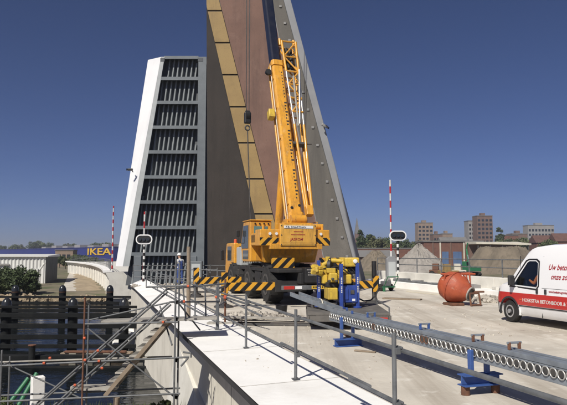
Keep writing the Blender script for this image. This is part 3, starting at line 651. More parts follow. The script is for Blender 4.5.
for k in range(6): MB().b2((-1.22+.02, 3.42+k*.1, 2.2), (-1.286, 3.47+k*.1, 2.48)).build('grille_bar', 'chassis', CR)
for k in range(7): MB().b2((-1.0+k*.1, 6.585, 1.4), (-.95+k*.1, 6.598, 1.9)).build('grille_bar', 'dark_steel', CR)
for x in (-1.0, -.75, 1.0): MB().lathe([(.05, 0), (.055, .04)], (x, 2.34, 2.5), (0, -1, 0), 12).build('work_lamp', 'white_paint', cw)
for x in (-.58, .74):
    for z in (2.1, 2.45, 2.8): MB().lathe([(.022, 0), (.02, .015)], (x, 2.238, z), (0, -1, 0), 8).build('bolt', 'dark_steel', cw)
MB().b2((-.52, 2.236, 2.155), (.68, 2.2385, 2.163)).build('seam', 'chassis', cw); MB().b2((-.52, 2.236, 2.02+.09), (.68, 2.2385, 2.118)).build('seam', 'chassis', cw)
for k in range(4):      # hoses sagging between platform and boom foot
    a0 = Vector((-.2+.14*k, 3.1, 2.1)); b0 = bp(-.2+.1*k, .9, -.2); md_ = (a0+b0)/2+Vector((.1*k-.2, -.25, -.1))
    MB().path([a0*(1-t)**2+md_*2*t*(1-t)+b0*t*t for t in np.linspace(0, 1, 8)], .022, 6).build('hydraulic_hose', 'black', CR, smooth=True)
mb = MB()
for y in (3.3, 4.4, 5.6): mb.tube((1.22, y, 2.5), (1.22, y, 3.0), .018, 6)
mb.path([(1.22, 3.3, 3.0), (1.22, 5.6, 3.0)], .018, 6); mb.build('handrail', 'crane_yellow', CR)
mb = MB(); mb.path([(-1.30, 6.0, .5), (-1.30, 6.0, 1.25)], .018, 6); mb.path([(-1.30, 6.35, .5), (-1.30, 6.35, 1.25)], .018, 6)
for z in (.6, .85, 1.1): mb.path([(-1.30, 6.0, z), (-1.30, 6.35, z)], .018, 6)
mb.build('ladder', 'dark_steel', CR)
for k in range(5): MB().tube(bp(-.27, .9+k*1.5, -.32), bp(-.27, .9+k*1.5, .3), .016, 6).build('weld_rib', 'crane_yellow', b1)
MB().path([Vector((-1.28, 5.5, 2.2)), Vector((-1.45, 5.6, 2.2)), Vector((-1.45, 5.6, 2.5))], .015, 6).build('mirror_arm', 'black', CR); MB().box((-1.45, 5.6, 2.6), (.14, .05, .26)).build('mirror', 'black', CR, bevel=.02)
# ropes and hook block
TIP = bp(-.08, 20.0, -.6)
zh = 8.55
for dx in (-.09, .09): MB().tube((TIP.x+dx, TIP.y, TIP.z), (TIP.x+dx*.8, TIP.y, zh+.5), .022, 6).build('rope', 'dark_steel', CR)
hk = MB().b2((TIP.x-.17, TIP.y-.12, zh-.05), (TIP.x+.17, TIP.y+.12, zh+.55)).build('hook_block', 'black', CR, bevel=.05)
MB().lathe([(.24, -.10), (.24, .10)], (TIP.x, TIP.y, zh+.4), (1, 0, 0), 18).build('sheave', 'black', hk)
MB().torus((TIP.x, TIP.y, zh-.28), (0, 1, 0), .12, .04).build('hook', 'dark_steel', hk)
MB().tube((TIP.x, TIP.y, zh-.38), (TIP.x+.25, TIP.y-.1, 1.0), .028, 6).build('chain', 'dark_steel', hk)

# ================================================================== TRAILER + DRILL RIG
TR = T('flat_trailer', 'low dark flatbed trailer carrying the blue and yellow rig', 'trailer', (1.55, 15.35, 0), -.03)
MB().b2((-.95, -1.35, .33), (.95, 1.4, .40)).build('bed', 'trailer_bed', TR, bevel=.01)
MB().b2((-.97, -1.37, .20), (-.91, 1.42, .33)).build('side_board', 'trailer_bed', TR); MB().b2((.91, -1.37, .20), (.97, 1.42, .33)).build('side_board', 'trailer_bed', TR)
MB().b2((-.90, -1.38, .20), (.90, -1.33, .327)).build('end_board', 'trailer_bed', TR)
MB().b2((.70, -1.405, .22), (.88, -1.382, .30)).build('tail_light', 'red_paint', TR)
for sd_ in (-1, 1):
    for y in (-.1, .9): wheel(TR, sd_*.8, y, .15, .14, sd_, lug=False)
mb = MB(); mb.path([(.93, -1.3, .4), (.93, -1.3, .52), (.93, .9, .52), (.93, .9, .4)], .018); mb.build('side_rail', 'galv', TR)
RP = T('loading_ramp', 'grey slotted steel loading ramp leaning on the trailer behind the crane bumper', 'ramp', (0, 0, 0))
ra, rb_ = A(291, 296, 16.4), A(333, 312, 14.2); dv = (rb_-ra); nrm = Vector((dv.y, -dv.x, 0)).normalized()
RP.location = (ra.x, ra.y, 0)
o0 = Vector((ra.x, ra.y, 0)); up = Vector((0, 0, 1))
for off, nm in ((0, 'flange'), (.26, 'flange')):
    p0 = ra-o0+nrm*(-off); p1 = rb_-o0+nrm*(-off)
    MB().hexa([p0, p1, p1+nrm*.03, p0+nrm*.03], [p0+up*.11, p1+up*.11, p1+nrm*.03+up*.11, p0+nrm*.03+up*.11]).build('flange', 'joint_steel', RP)
for k in range(9):
    q = ra-o0+dv*((k+.5)/9); MB().hexa([q-nrm*.23, q-nrm*.004, q-nrm*.004+dv*.05, q-nrm*.23+dv*.05], [q-nrm*.23+up*.05, q-nrm*.004+up*.05, q-nrm*.004+dv*.05+up*.05, q-nrm*.23+dv*.05+up*.05]).build('rung', 'joint_steel', RP)
for t_ in (.55,): 
    q = ra-o0+dv*t_; MB().tube((q.x, q.y, 0), (q.x, q.y, q.z), .04, 8).build('prop', 'dark_steel', RP)
DR = T('drilling_rig', 'compact blue and yellow tracked drilling rig with upright blue jacks', 'drilling rig', (1.40, 15.55, .402), RZ*.4, scale=.97)
def rbx(name, m, lo, hi, bev=.015, par=DR): return MB().b2(lo, hi).build(name, m, par, bevel=bev)
for sd_ in (-1, 1):      # rubber tracks
    x = sd_*.28-.1; pts = [(-.42, .1), (-.36, .03), (-.25, 0), (.25, 0), (.36, .03), (.42, .1), (.36, .17), (.25, .2), (-.25, .2), (-.36, .17)]
    tk = MB().prism([(x-.1, y, z) for y, z in pts], (.2, 0, 0)).build('track', 'rubber', DR, bevel=.01)
    lp_ = MB(); lp_.path([Vector((x-.11, y*1.02, .1+(z-.1)*1.1)) for y, z in pts+pts[:1]], .018); lp_.build('track_rim', 'roof_pale', tk)
    for k in range(3): MB().lathe([(.055, 0), (.055, .02)], (x-.1, -.22+k*.22, .1), (-1, 0, 0), 12).build('roller', 'rim', tk)
rbx('body', 'rig_blue', (-.06, -.42, .14), (.42, .40, .58))
rbx('hatch', 'rig_blue', (.0, -.44, .22), (.18, -.422, .50), .004); rbx('label_plate', 'rim', (.24, -.436, .36), (.34, -.422, .46), .003); rbx('label_plate', 'white_paint', (.28, -.436, .18), (.36, -.422, .24), .003)
rbx('battery_box', 'rig_yellow', (-.36, -.45, .22), (-.10, .1, .52), .02)
rbx('mid_frame', 'chassis', (-.36, -.3, .53), (.40, .35, .66))
rbx('yellow_tank', 'rig_yellow', (-.30, -.36, .66), (-.08, .2, .90), .03)
rbx('yellow_tank', 'rig_yellow', (-.06, -.40, .62), (.28, .12, .86), .03)
rbx('rear_tank', 'crane_yellow', (.29, -.2, .64), (.46, .2, .74), .02)
for (x, y, h0, h1) in ((-.50, .1, .0, 1.22), (-.02, -.5, .0, 1.14), (.44, -.35, .0, 1.16), (.33, .45, .0, 1.1)):
    jk = MB().b2((x-.045, y-.045, h0+.04), (x+.045, y+.045, h1)).build('jack', 'rig_blue', DR, bevel=.008)
    MB().lathe([(.11, 0), (.11, .03), (.04, .05)], (x, y, h0+.002), n=14).build('jack_foot', 'rig_blue', jk)
    for k in range(9):
        if k != 4: MB().b2((x-.016, y-.049, .40+k*.045), (x+.016, y-.0455, .43+k*.045)).build('lettering', 'text_white', jk)
# knuckle arm
MB().lathe([(.2, -.06), (.23, -.04), (.23, .04), (.2, .06)], (-.18, .0, 1.06), (.85, -.5, 0), 20).build('slew_ring', 'black', DR, smooth=True)
rbx('arm_base', 'chassis', (-.30, -.1, .9), (-.02, .2, 1.08))
arm = MB(); arm.tube((-.28, 0, .85), (-.4, 0, 1.1), .07, 10); arm.tube((-.4, 0, 1.1), (-.2, -.1, 1.22), .06, 10); arm.tube((-.2, -.1, 1.22), (.12, -.15, 1.2), .06, 10); arm.build('arm', 'rig_yellow', DR, smooth=True)
arm = MB(); arm.tube((.12, -.15, 1.2), (.06, -.2, .9), .055, 10); arm.tube((.3, -.2, 1.16), (.22, -.15, .86), .05, 10); arm.build('arm', 'rig_yellow', DR, smooth=True)
rbx('drill_head', 'rig_yellow', (.12, -.36, 1.06), (.50, .0, 1.30), .03)
MB().lathe([(.055, 0), (.055, .05), (.03, .06)], (.38, -.36, 1.2), (0, -1, 0), 14).build('chuck', 'white_paint', DR)
rbx('motor', 'chassis', (.22, -.25, .87), (.48, .05, 1.055), .03)
gr = MB()
for k in range(14):
    gr.box((-.60+random.uniform(-.1, .1), .0+random.uniform(-.2, .1), .93+random.uniform(-.11, .14)), (random.uniform(.05, .13),)*3, Matrix.Rotation(random.random()*3, 3, (1, .4, .7)))
gr.build('valve_block', 'rig_yellow', DR, bevel=.008)
MB().tube((-.58, -.02, .9), (-.3, 0, .8), .05, 8).build('valve_arm', 'rig_yellow', DR)
for (lo, hi) in (((-.34, -.30, .90), (-.12, .05, 1.02)), ((-.05, -.28, .87), (.2, .0, 1.0)), ((-.44, -.15, .62), (-.31, .15, .85)), ((.05, -.1, 1.0), (.14, .12, 1.3)), ((-.30, .05, 1.05), (-.2, .2, 1.32))): rbx('bracket', 'rig_yellow', lo, hi, .012)
for k in range(5): MB().lathe([(.03, 0), (.035, .1), (.02, .12)], (-.32+.09*k, -.37-.01*k, .70+.05*(k % 2)), (0, -1, 0), 10).build('fitting', 'dark_steel', DR)
hs = MB()
for k in range(4):
    a0 = Vector((-.4+.12*k, -.05, 1.0)); b0 = Vector((.1+.1*k, -.3, .9)); mid = (a0+b0)/2+Vector((0, -.1, .16+.05*k))
    pts = [a0*(1-t)**2+mid*2*t*(1-t)+b0*t*t for t in np.linspace(0, 1, 8)]; hs.path(pts, .016, 6)
hs.build('hose', 'black', DR, smooth=True)
tag(MB().path([Vector(BO*0)+A(u, v, 16.4) for u, v in ((358, 298), (364, 301), (371, 300), (376, 295), (379, 287), (378, 280))], .02, 8).build('hydraulic_hose', 'black', smooth=True), 'black hose looping up behind the trailer beside the striped outrigger', 'hose')

# ================================================================== EXPANSION JOINT BEAM ON BLUE STANDS
JA = Vector((1.20, 11.67, 0)); JB = Vector((2.46, 7.72, 0)); JD = (JB-JA).normalized(); JN = Vector((-JD.y, JD.x, 0))
if JN.y > 0: pass
JN = Vector((JD.y, -JD.x, 0)); 
if JN.x > 0: JN = -JN          # JN points to the viewer's left/near side
J = T('expansion_joint', 'long grey steel expansion joint beam with a row of anchor rings on blue stands', 'steel beam', (JA.x, JA.y, 0), math.atan2(JD.y, JD.x))
# local: x along JD, y = to the left of JD ; near side = local y sign
ysgn = 1 if (Matrix.Rotation(-math.atan2(JD.y, JD.x), 3, 'Z') @ JN).y > 0 else -1
def jl(x, y, z): return Vector((x, y*ysgn, z))
def jbox(name, m, lo, hi, bev=.006, par=J):
    a_, b_ = jl(*lo), jl(*hi); lo2 = [min(p, q) for p, q in zip(a_, b_)]; hi2 = [max(p, q) for p, q in zip(a_, b_)]
    return MB().b2(lo2, hi2).build(name, m, par, bevel=bev)
X0_, X1_ = -.75, 8.2
for k, (y0_, y1_, z0_, z1_) in enumerate([(-.03, .02, .57, .63), (-.095, -.045, .57, .63), (-.165, -.11, .565, .64)]):
    jbox('rail', 'joint_steel', (X0_-k*.05, y0_, z0_), (X1_, y1_, z1_))
jbox('base_plate', 'joint_steel', (X0_, -.16, .545), (X1_, .02, .566))
jbox('lower_flange', 'joint_steel', (X0_+.1, .06, .415), (X1_, .08, .475))
jbox('web_plate', 'dark_steel', (X0_+.1, -.02, .41), (X1_, .015, .543))
k = 0; x = X0_+.2
while x < X1_-.1:
    o = MB().torus(jl(x, .095, .522), (0, 1, 0.0), .049, .0065, 16, 6).build('anchor_ring', 'rust' if k in (17, 31, 32) else 'ring_steel', J, smooth=True)
    x += .113; k += 1
for x in (.95, 2.75, 4.05, 4.75, 6.3):
    c = 'rust' if x > 3.5 else 'blue_steel'
    for y in (.0, -.14): jbox('clamp_leg', c, (x-.016, y-.016, .632), (x+.016, y+.016, .72))
    jbox('clamp_bar', 'joint_steel', (x-.013, -.17, .70), (x+.013, .03, .726))
def stand(x, lab):
    S = T('steel_stand', lab, 'stand', J.matrix_basis @ jl(x, 0, 0), J.rotation_euler.z, 'blue stands under the joint beam')
    def sb(name, m, lo, hi, bev=.006):
        a_, b_ = jl(*lo), jl(*hi); MB().b2([min(p, q) for p, q in zip(a_, b_)], [max(p, q) for p, q in zip(a_, b_)]).build(name, m, S, bevel=bev)
    return S, sb
for xs_, lab in ((0.05, 'blue steel stand under the far end of the ringed beam near the trailer'), (4.15, 'blue steel stand on rusty blocks under the near end of the ringed beam')):
    S, sb = stand(xs_, lab); near = xs_ > 2; zb = .11 if near else 0.004
    for y in ((.115, -.12)): sb('upright', 'blue_steel', (-.035, y-.025, zb+.14), (.035, y+.025, .405 if y < 0 else .55))
    sb('base_flange', 'blue_steel', (-.09, -.30, zb), (.09, .26, zb+.016)); sb('base_flange', 'blue_steel', (-.09, -.30, zb+.124), (.09, .26, zb+.14)); sb('base_web', 'blue_steel', (-.01, -.30, zb+.017), (.01, .26, zb+.123))
    if near:
        for y in (-.24, .2): MB().lathe([(.055, .003), (.055, .108)], jl(0, y, 0), n=16).build('foot_block', 'rust', S, smooth=True)
jbox('lifting_eye', 'blue_steel', (.25, -.02, .632), (.31, .01, .69)); jbox('lifting_eye', 'blue_steel', (-.3, -.15, .642), (-.24, -.12, .70))

# ================================================================== VAN
VC = G(510.5, 322)      # front left wheel contact
VAN = T('delivery_van', 'white delivery van with a red side band parked on the right of the deck', 'van', VC+BR_*.95*.85, RZ, scale=.85)
ZK = 1.15
# local: y forward, front axle at y=0, left side x=-.97
st = [  # y, zbot, ztop, halfwidth, belt
 (.92, .36, .62, .70), (.86, .26, .80, .84), (.70, .24, .94, .93), (.45, .24, 1.02, .965), (.18, .24, 1.08, .97), (.02, .24, 1.16, .97),
 (-.35, .24, 1.52, .97), (-.72, .24, 1.86, .97), (-.86, .24, 1.935, .97), (-1.05, .24, 1.985, .97), (-1.6, .24, 2.03, .97), (-3.0, .24, 2.05, .97), (-3.95, .24, 2.04, .97), (-4.02, .28, 2.0, .95)]
st = [(y*.82 if y > 0 else y, zb*1.02, zt_*ZK, w) for y, zb, zt_, w in st]
BLT = .94*ZK
mb = MB(); ring_n = 0
for (y, zb, zt_, w) in st:
    belt = min(BLT, zb+(zt_-zb)*.62)
    tw = w-.16*max(0, zt_-belt)/1.2
    half = [(w*.93, zb), (w*.99, zb+.10), (w, (zb+belt)/2), (w*.995, belt), (w-(w-tw)*.55, belt+(zt_-belt)*.5), (tw, zt_-.10 if zt_ > 1.2 else zt_-.05), (tw*.93, zt_-.025), (tw*.72, zt_), (tw*.3, zt_+.012)]
    ringp = [(-x, z) for x, z in half]+[(x, z) for x, z in reversed(half)]
    ring_n = len(ringp); mb.v += [(x, y, z) for x, z in ringp]
for i in range(len(st)-1):
    for k in range(ring_n): mb.f.append((i*ring_n+k, i*ring_n+(k+1) % ring_n, (i+1)*ring_n+(k+1) % ring_n, (i+1)*ring_n+k))
mb.f.append(tuple(range(ring_n))); mb.f.append(tuple((len(st)-1)*ring_n+k for k in range(ring_n-1, -1, -1)))
m = bpy.data.materials.new('van_livery'); m.use_nodes = True; n = m.node_tree.nodes; L = m.node_tree.links; p = n['Principled BSDF']
p.inputs['Roughness'].default_value = .3; p.inputs['Coat Weight'].default_value = .4; p.inputs['Coat Roughness'].default_value = .06
tc = n.new('ShaderNodeTexCoord'); sp = n.new('ShaderNodeSeparateXYZ'); L.new(tc.outputs['Object'], sp.inputs[0])
def mth(op, a, b_=None):
    q = n.new('ShaderNodeMath'); q.operation = op
    for i, x in enumerate((a, b_)):
        if x is None: continue
        if isinstance(x, (int, float)): q.inputs[i].default_value = x
        else: L.new(x, q.inputs[i])
    return q.outputs[0]
band = mth('MULTIPLY', mth('GREATER_THAN', sp.outputs['Z'], .555), mth('LESS_THAN', sp.outputs['Z'], .905))
mx = n.new('ShaderNodeMix'); mx.data_type = 'RGBA'; mx.inputs[6].default_value = (.78, .78, .785, 1); mx.inputs[7].default_value = (.47, .028, .024, 1); L.new(band, mx.inputs[0])
nz = n.new('ShaderNodeTexNoise'); nz.inputs['Scale'].default_value = 3; nz.inputs['Detail'].default_value = 8; L.new(tc.outputs['Object'], nz.inputs['Vector'])
dz = mth('MULTIPLY', mth('MAXIMUM', mth('SUBTRACT', .62, sp.outputs['Z']), 0.), nz.outputs['Fac'])
m2 = n.new('ShaderNodeMix'); m2.data_type = 'RGBA'; m2.inputs[7].default_value = (.36, .32, .27, 1); L.new(mth('MULTIPLY', dz, 1.6), m2.inputs[0]); L.new(mx.outputs[2], m2.inputs[6]); L.new(m2.outputs[2], p.inputs['Base Color'])
MATS['van_livery'] = m
body = mb.build('body', 'van_livery', VAN)
def cut(o, cutters):
    for c in cutters:
        co = c.build('c', 'black'); co.parent = o.parent; md = o.modifiers.new('b', 'BOOLEAN'); md.object = co; md.operation = 'DIFFERENCE'; md.solver = 'EXACT'
    bpy.context.view_layer.update()
    me = bpy.data.meshes.new_from_object(o.evaluated_get(bpy.context.evaluated_depsgraph_get()))
    for md in list(o.modifiers): co = md.object; o.modifiers.remove(md); bpy.data.objects.remove(co)
    o.data = me
WR = .335
cut(body, [MB().lathe([(.40, 0), (.40, .42)], (sx*1.05, y, WR), (-sx, 0, 0), 28) for sx in (-1, 1) for y in (0, -3.05)])
cav = [(-.20, .99), (-1.20, .96), (-1.23, 1.02), (-1.19, 1.56), (-1.10, 1.61), (-.83, 1.61), (-.74, 1.57)]
cav = [(y, z*ZK) for y, z in cav]
cut(body, [MB().prism([(-1.3, y, z) for y, z in cav], (2.15, 0, 0))])
cut(body, [MB().b2((-.86, -1.22, .70), (.86, -.12, 1.15))])
body.data.materials.clear(); body.data.materials.append(MATS['van_livery']); body.data.materials.append(MATS['van_plastic'])
for p_ in body.data.polygons:
    c_ = p_.center
    p_.material_index = 1 if (abs(c_.x) < .862 and -1.26 < c_.y < -.1 and .68 < c_.z < 1.63*ZK) else 0
MB().b2((-.75, -1.2, .71), (-.2, -.62, .90)).build('seat', 'chassis', VAN, bevel=.03); MB().b2((-.72, -1.21, .90), (-.22, -1.10, 1.62)).build('seat_back', 'chassis', VAN, bevel=.03)
MB().torus((-.48, -.42, 1.17), (0, -.8, .5), .18, .016).build('steering_wheel', 'black', VAN)
body.data.polygons.foreach_set('use_smooth', [True]*len(body.data.polygons)); body.data.set_sharp_from_angle(angle=math.radians(32))
for sx in (-1, 1):
    for y in (0, -3.05):
        w_ = wheel(VAN, sx*.845, y, WR, .21, sx, 'alloy', lug=False)
        for k in range(6):
            t = 2*math.pi*k/6; MB().box((sx*(.845+.108), y+math.cos(t)*.12, WR+math.sin(t)*.12), (.012, .055, .10), Matrix.Rotation(t+math.pi/2, 3, 'X')).build('spoke_hole', 'chassis', w_)
        ar = MB(); ts = np.linspace(-.25, math.pi+.25, 15)
        for t0, t1 in zip(ts[:-1], ts[1:]):
            P = [(sx*.955, y+math.cos(t)*r_, WR+math.sin(t)*r_) for t, r_ in ((t0, .395), (t1, .395), (t1, .45), (t0, .45))]; ar.prism(P, (sx*.03, 0, 0))
        if y == 0: ar.build('wheel_arch', 'van_plastic', VAN)
# glass in the side: follows the tumblehome of the body
def side(y, z, off=.012):
    w = .97
    for (a, b_) in zip(st[:-1], st[1:]):
        if b_[0] <= y <= a[0]:
            f = (a[0]-y)/(a[0]-b_[0]); zt_ = a[2]+(b_[2]-a[2])*f; break
    else: zt_ = 2.05*ZK
    bl = min(BLT, .245+(zt_-.245)*.62); tw = w-.16*max(0, zt_-bl)/1.2; zm = bl+(zt_-bl)*.5; xm = w-(w-tw)*.55; zt2 = zt_-.10
    if z <= bl: x = w
    elif z <= zm: x = w*.995+(xm-w*.995)*(z-bl)/(zm-bl)
    else: x = xm+(tw-xm)*min(1.05, (z-zm)/(zt2-zm))
    return x+off
def side_patch(name, m, poly, sx, off, par=VAN):
    vs = [(sx*side(y, z, off), y, z) for y, z in poly]; vs2 = [(sx*(side(y, z, off)-.02), y, z) for y, z in poly]
    return MB().hexa(vs2, vs).build(name, m, par)
win = [(-.10, .965), (-1.20, .93), (-1.26, 1.0), (-1.22, 1.58), (-1.12, 1.64), (-.82, 1.64), (-.72, 1.60)]
win = [(y, z*ZK) for y, z in win]
seal = [(.0, .93), (-1.22, .895), (-1.30, .98), (-1.265, 1.61), (-1.14, 1.675), (-.82, 1.672), (-.68, 1.63)]
seal = [(y, z*ZK) for y, z in seal]
for sx in (-1, 1):
    if sx > 0: so = side_patch('window_frame', 'van_glass_seal', seal, sx, .010); side_patch('side_window', 'glass_dark', win, sx, .016, so)
    else:
        mbr = MB()
        for a_, b_, c_, d_ in zip(seal, seal[1:]+seal[:1], win, win[1:]+win[:1]):
            q4 = [(y, z) for y, z in (a_, b_, d_, c_)]; mbr.hexa([(sx*(side(y, z, .0)-.02), y, z) for y, z in q4], [(sx*side(y, z, .010), y, z) for y, z in q4])
        so = mbr.build('window_frame', 'van_glass_seal', VAN); side_patch('side_window', 'glass_tint', win, sx, -.004, so)
    MB().b2((min(sx*.99, sx*1.19), -.32, 1.12), (max(sx*.99, sx*1.19), -.22, 1.42)).build('mirror', 'van_plastic', VAN, bevel=.03)
    for ya, yb in ((-1.16, -1.30), (-1.50, -1.64)):
        MB().b2((min(sx*.955, sx*.995), yb+.03, .93), (max(sx*.955, sx*.995), ya-.03, 1.07)).build('door_handle', 'van_plastic', VAN, bevel=.012)
    for yy in (-1.40, -.44, -2.75):
        pl = [(yy, .26), (yy-.012, .26), (yy-.012, 2.0), (yy, 2.0)]; side_patch('door_seam', 'van_glass_seal', pl, sx, .0015)
    side_patch('rub_strip', 'van_plastic', [(-.44, .52), (-2.6, .52), (-2.6, .55), (-.44, .55)], sx, .012)
    side_patch('mud_flap', 'white_paint', [(-.40, .25), (-.52, .25), (-.47, .46), (-.42, .46)], sx, .01)
MB().prism([(-.70, .08, 1.20*ZK), (.70, .08, 1.20*ZK), (.62, -.66, 1.86*ZK), (-.62, -.66, 1.86*ZK)], (0, .02, .022)).build('windscreen', 'glass_dark', VAN)
MB().hexa([(-.74, .785, .34), (.74, .785, .34), (.92, .575, .24), (-.92, .575, .24)], [(-.76, .795, .60), (.76, .795, .60), (.985, .51, .60), (-.985, .51, .60)]).build('bumper', 'van_plastic', VAN, bevel=.02)
for sx in (-1, 1): MB().hexa([(sx*.62, .74, .76), (sx*.80, .71, .76), (sx*.95, .54, .80), (sx*.7, .57, .8)], [(sx*.62, .69, .92), (sx*.82, .66, .92), (sx*.955, .49, .99), (sx*.7, .49, .99)]).build('headlight', 'lamp_square', VAN)
for sx in (-1, 1): side_patch('tail_light', 'red_paint', [(-3.90, .8), (-3.99, .8), (-3.99, 1.3), (-3.90, 1.3)], sx, .005)
for sx in (-1, 1): side_patch('seam', 'van_glass_seal', [(-1.42, 1.09), (-3.9, 1.09), (-3.9, 1.10), (-1.42, 1.10)], sx, .002); side_patch('fuel_flap', 'white_paint', [(-1.34, .98), (-1.345, .98), (-1.345, 1.2), (-1.34, 1.2)], sx, .003)
side_patch('marker_lamp', 'orange_cap', [(-.48, .70), (-.56, .70), (-.56, .74), (-.48, .74)], -1, .012)
def van_text(t, size, m, y, z, shear=0., sx_=1.):
    a_ = Vector((-side(y, z, .004), y, z)); b_ = Vector((-side(y, z+size, .004), y, z+size))
    text_obj(t, size, m, VAN, frame(a_, (0, -1, 0), b_-a_), shear, sx=sx_)
van_text('Uw betonwerk', .22, 'text_red', -1.62, 1.62, .35, .88); van_text('onze zorg', .22, 'text_red', -1.74, 1.36, .35, .88)
van_text('www.hoekstra-groningen.nl', .085, 'text_red', -1.70, .99, 0, .9)
van_text('HOEKSTRA BETONBOOR & ZAAGBEDRIJF', .14, 'text_white', -.60, .665, 0, 1.0)

# ================================================================== CONCRETE BUCKET
bc = G(461, 305); CB = T('concrete_skip', 'rust-orange round concrete skip lying tilted in a frame beside the van', 'concrete skip', (bc.x, bc.y, 0), math.radians(12), scale=.93)
ax = Vector((.50, -.80, -.32)).normalized(); c0 = Vector((-.12, .12, .62))
MB().lathe([(.14, -.62), (.34, -.58), (.50, -.42), (.57, -.18), (.57, .05), (.50, .22), (.36, .42), (.24, .56), (.22, .60)], c0, ax, 28).build('drum', 'bucket_orange', CB, smooth=True)
MB().lathe([(.24, .58), (.27, .59), (.27, .63), (.235, .64), (.20, .60)], c0, ax, 24).build('outlet_rim', 'wood_grey', CB, smooth=True)
MB().lathe([(.19, .612), (.19, .618)], c0, ax, 24).build('outlet_mouth', 'black', CB)
MB().torus(c0-ax*.1, ax, .585, .022, 28, 7).build('band', 'bucket_orange', CB, smooth=True)
for p, q in (((-.62, .0, 1.12), (.55, -.1, 1.14)), ((-.62, .3, 1.14), (.52, .22, 1.16))): MB().tube(p, q, .035, 8).build('top_bar', 'bucket_orange', CB)
for p, q in (((-.62, .0, 1.12), (-.64, .05, .35)), ((.32, -.1, 1.14), (.34, -.15, .5)), ((-.62, .0, 1.12), (-.62, .3, 1.14)), ((.5, -.1, 1.14), (.5, .22, 1.16)), ((.36, .22, 1.14), (.40, .1, .4))): MB().tube(p, q, .032, 8).build('frame_bar', 'bucket_orange', CB)
for p, q in (((.02, -.62, .46), (.42, -.55, .46)), ((.02, -.62, .46), (.04, -.66, .02)), ((.42, -.55, .46), (.46, -.6, .02)), ((.04, -.66, .05), (.46, -.6, .05)), ((-.02, -.3, .50), (.75, -.35, .50))): MB().tube(p, q, .035, 8).build('outlet_frame', 'rust', CB)
MB().box((-.3, .0, .05), (.5, .7, .09)).build('skid', 'rust', CB, bevel=.01); MB().box((.1, .35, .09), (.3, .12, .17)).build('chock', 'wood', CB)
MB().box(c0-ax*.12+Vector((.12, -.36, .42)), (.16, .02, .07), Matrix.Rotation(-.7, 3, 'X')).build('sticker', 'white_paint', CB)
MB().box(c0+Vector((.37, -.32, .18)), (.08, .02, .14), Matrix.Rotation(.6, 3, 'Z')).build('sticker', 'white_paint', CB)

# ================================================================== GUARD RAILING ON THE WHITE EDGE
GR_ = T('guard_railing', 'grey scaffold tube guard railing along the white bridge edge in the foreground', 'railing', BR(0, 0), RZ)
def gs(Y): return s_at(0, Y)
py = [3.2, 5.73, 8.54, 11.35, 14.1, 17.2, 20.6, 24.2, 28, 31.6]
for i, Y in enumerate(py):
    s_ = gs(Y); lean = random.uniform(-.012, .012)
    po = MB().tube((0, s_, .02), (lean, s_+lean, .98+random.uniform(-.02, .03)), .0225, 12).build('post', 'galv', GR_, smooth=True)
    for z in (.845, .345):
        cpl = MB().box((.03, s_, z), (.055, .065, .06)); cpl.tube((.06, s_-.05, z+.03), (.06, s_+.05, z+.03), .014, 8); cpl.build('coupler', 'galv_dark', po, bevel=.008)
    MB().b2((-.05, s_-.05, .018), (.05, s_+.05, .026)).build('base_plate', 'galv_dark', po)
def rail(ya, yb, x, z0, z1, nm='rail', m='galv'): MB().tube((x, gs(ya), z0), (x, gs(yb), z1), .0205, 12).build(nm, m, GR_, smooth=True)
rail(2.0, 9.3, .075, .845, .85); rail(8.2, 15.8, .128, .835, .845); rail(15.2, 22, .075, .84, .85); rail(21.4, 34, .128, .85, .85)
rail(10.6, 13.4, .075, .80, .79, 'rail', 'galv_dark')
rail(1.5, 6.9, .075, .34, .345); rail(6.5, 9.6, .128, .345, .35); rail(9.4, 14.6, .075, .34, .345); rail(14.2, 22, .128, .345, .35); rail(21.5, 34, .075, .35, .35)
# loose tube lying on the deck beside the railing
lt = MB().tube(G(338, 330, .03), G(352, 338, .03), .03, 10).build('loose_tube', 'rust', smooth=True); tag(lt, 'short rusty tube lying on the deck in front of the far blue stand', 'tube')

# ================================================================== STAIR SCAFFOLD OVER THE WATER'S EDGE
Y1, Y2 = 12.4, 13.25
SF = T('stair_scaffold', 'grey tube scaffold with stair rails beside the bridge edge at lower left', 'scaffold', (-4.1, Y1, -2.1))
def sfp(u, v, Y=Y1): return A(u, v, Y)-Vector(SF.location)
def stube(p, q, nm, m='galv', r=.0195, par=SF): return MB().tube(p, q, r, 12).build(nm, m, par, smooth=True)
def upr(u, v, Y, m='galv'):
    a_ = sfp(u, v, Y); o = stube(Vector((a_.x, a_.y, .02)), a_, 'upright', m)
    MB().b2((a_.x-.08, a_.y-.08, .0), (a_.x+.08, a_.y+.08, .012)).build('foot_plate', 'galv_dark', o); return a_, o
def cpl(p, par=SF, m='galv_dark', d=.075): MB().box(p, (d, d, d*1.1), Matrix.Rotation(.3, 3, 'Y')).build('coupler', m, par, bevel=.01)
U = [upr(85, 297, Y1, 'rust'), upr(176.2, 256, Y1), upr(2, 350, Y1), upr(179.5, 262, Y2), upr(89, 303, Y2), upr(10, 356, Y2)]
ol = [((-14, 366.5), (189, 357), Y1, 'galv'), ((-14, 362.5), (172, 356.5), Y2, 'wood_grey'), ((-14, 402), (180, 393.5), Y1, 'galv'), ((-14, 396), (180, 388), Y2, 'galv'), ((85, 324), (178, 322), Y1, 'galv')]
for a_, b_, Y, m in ol: stube(sfp(*a_, Y), sfp(*b_, Y), 'ledger', m)
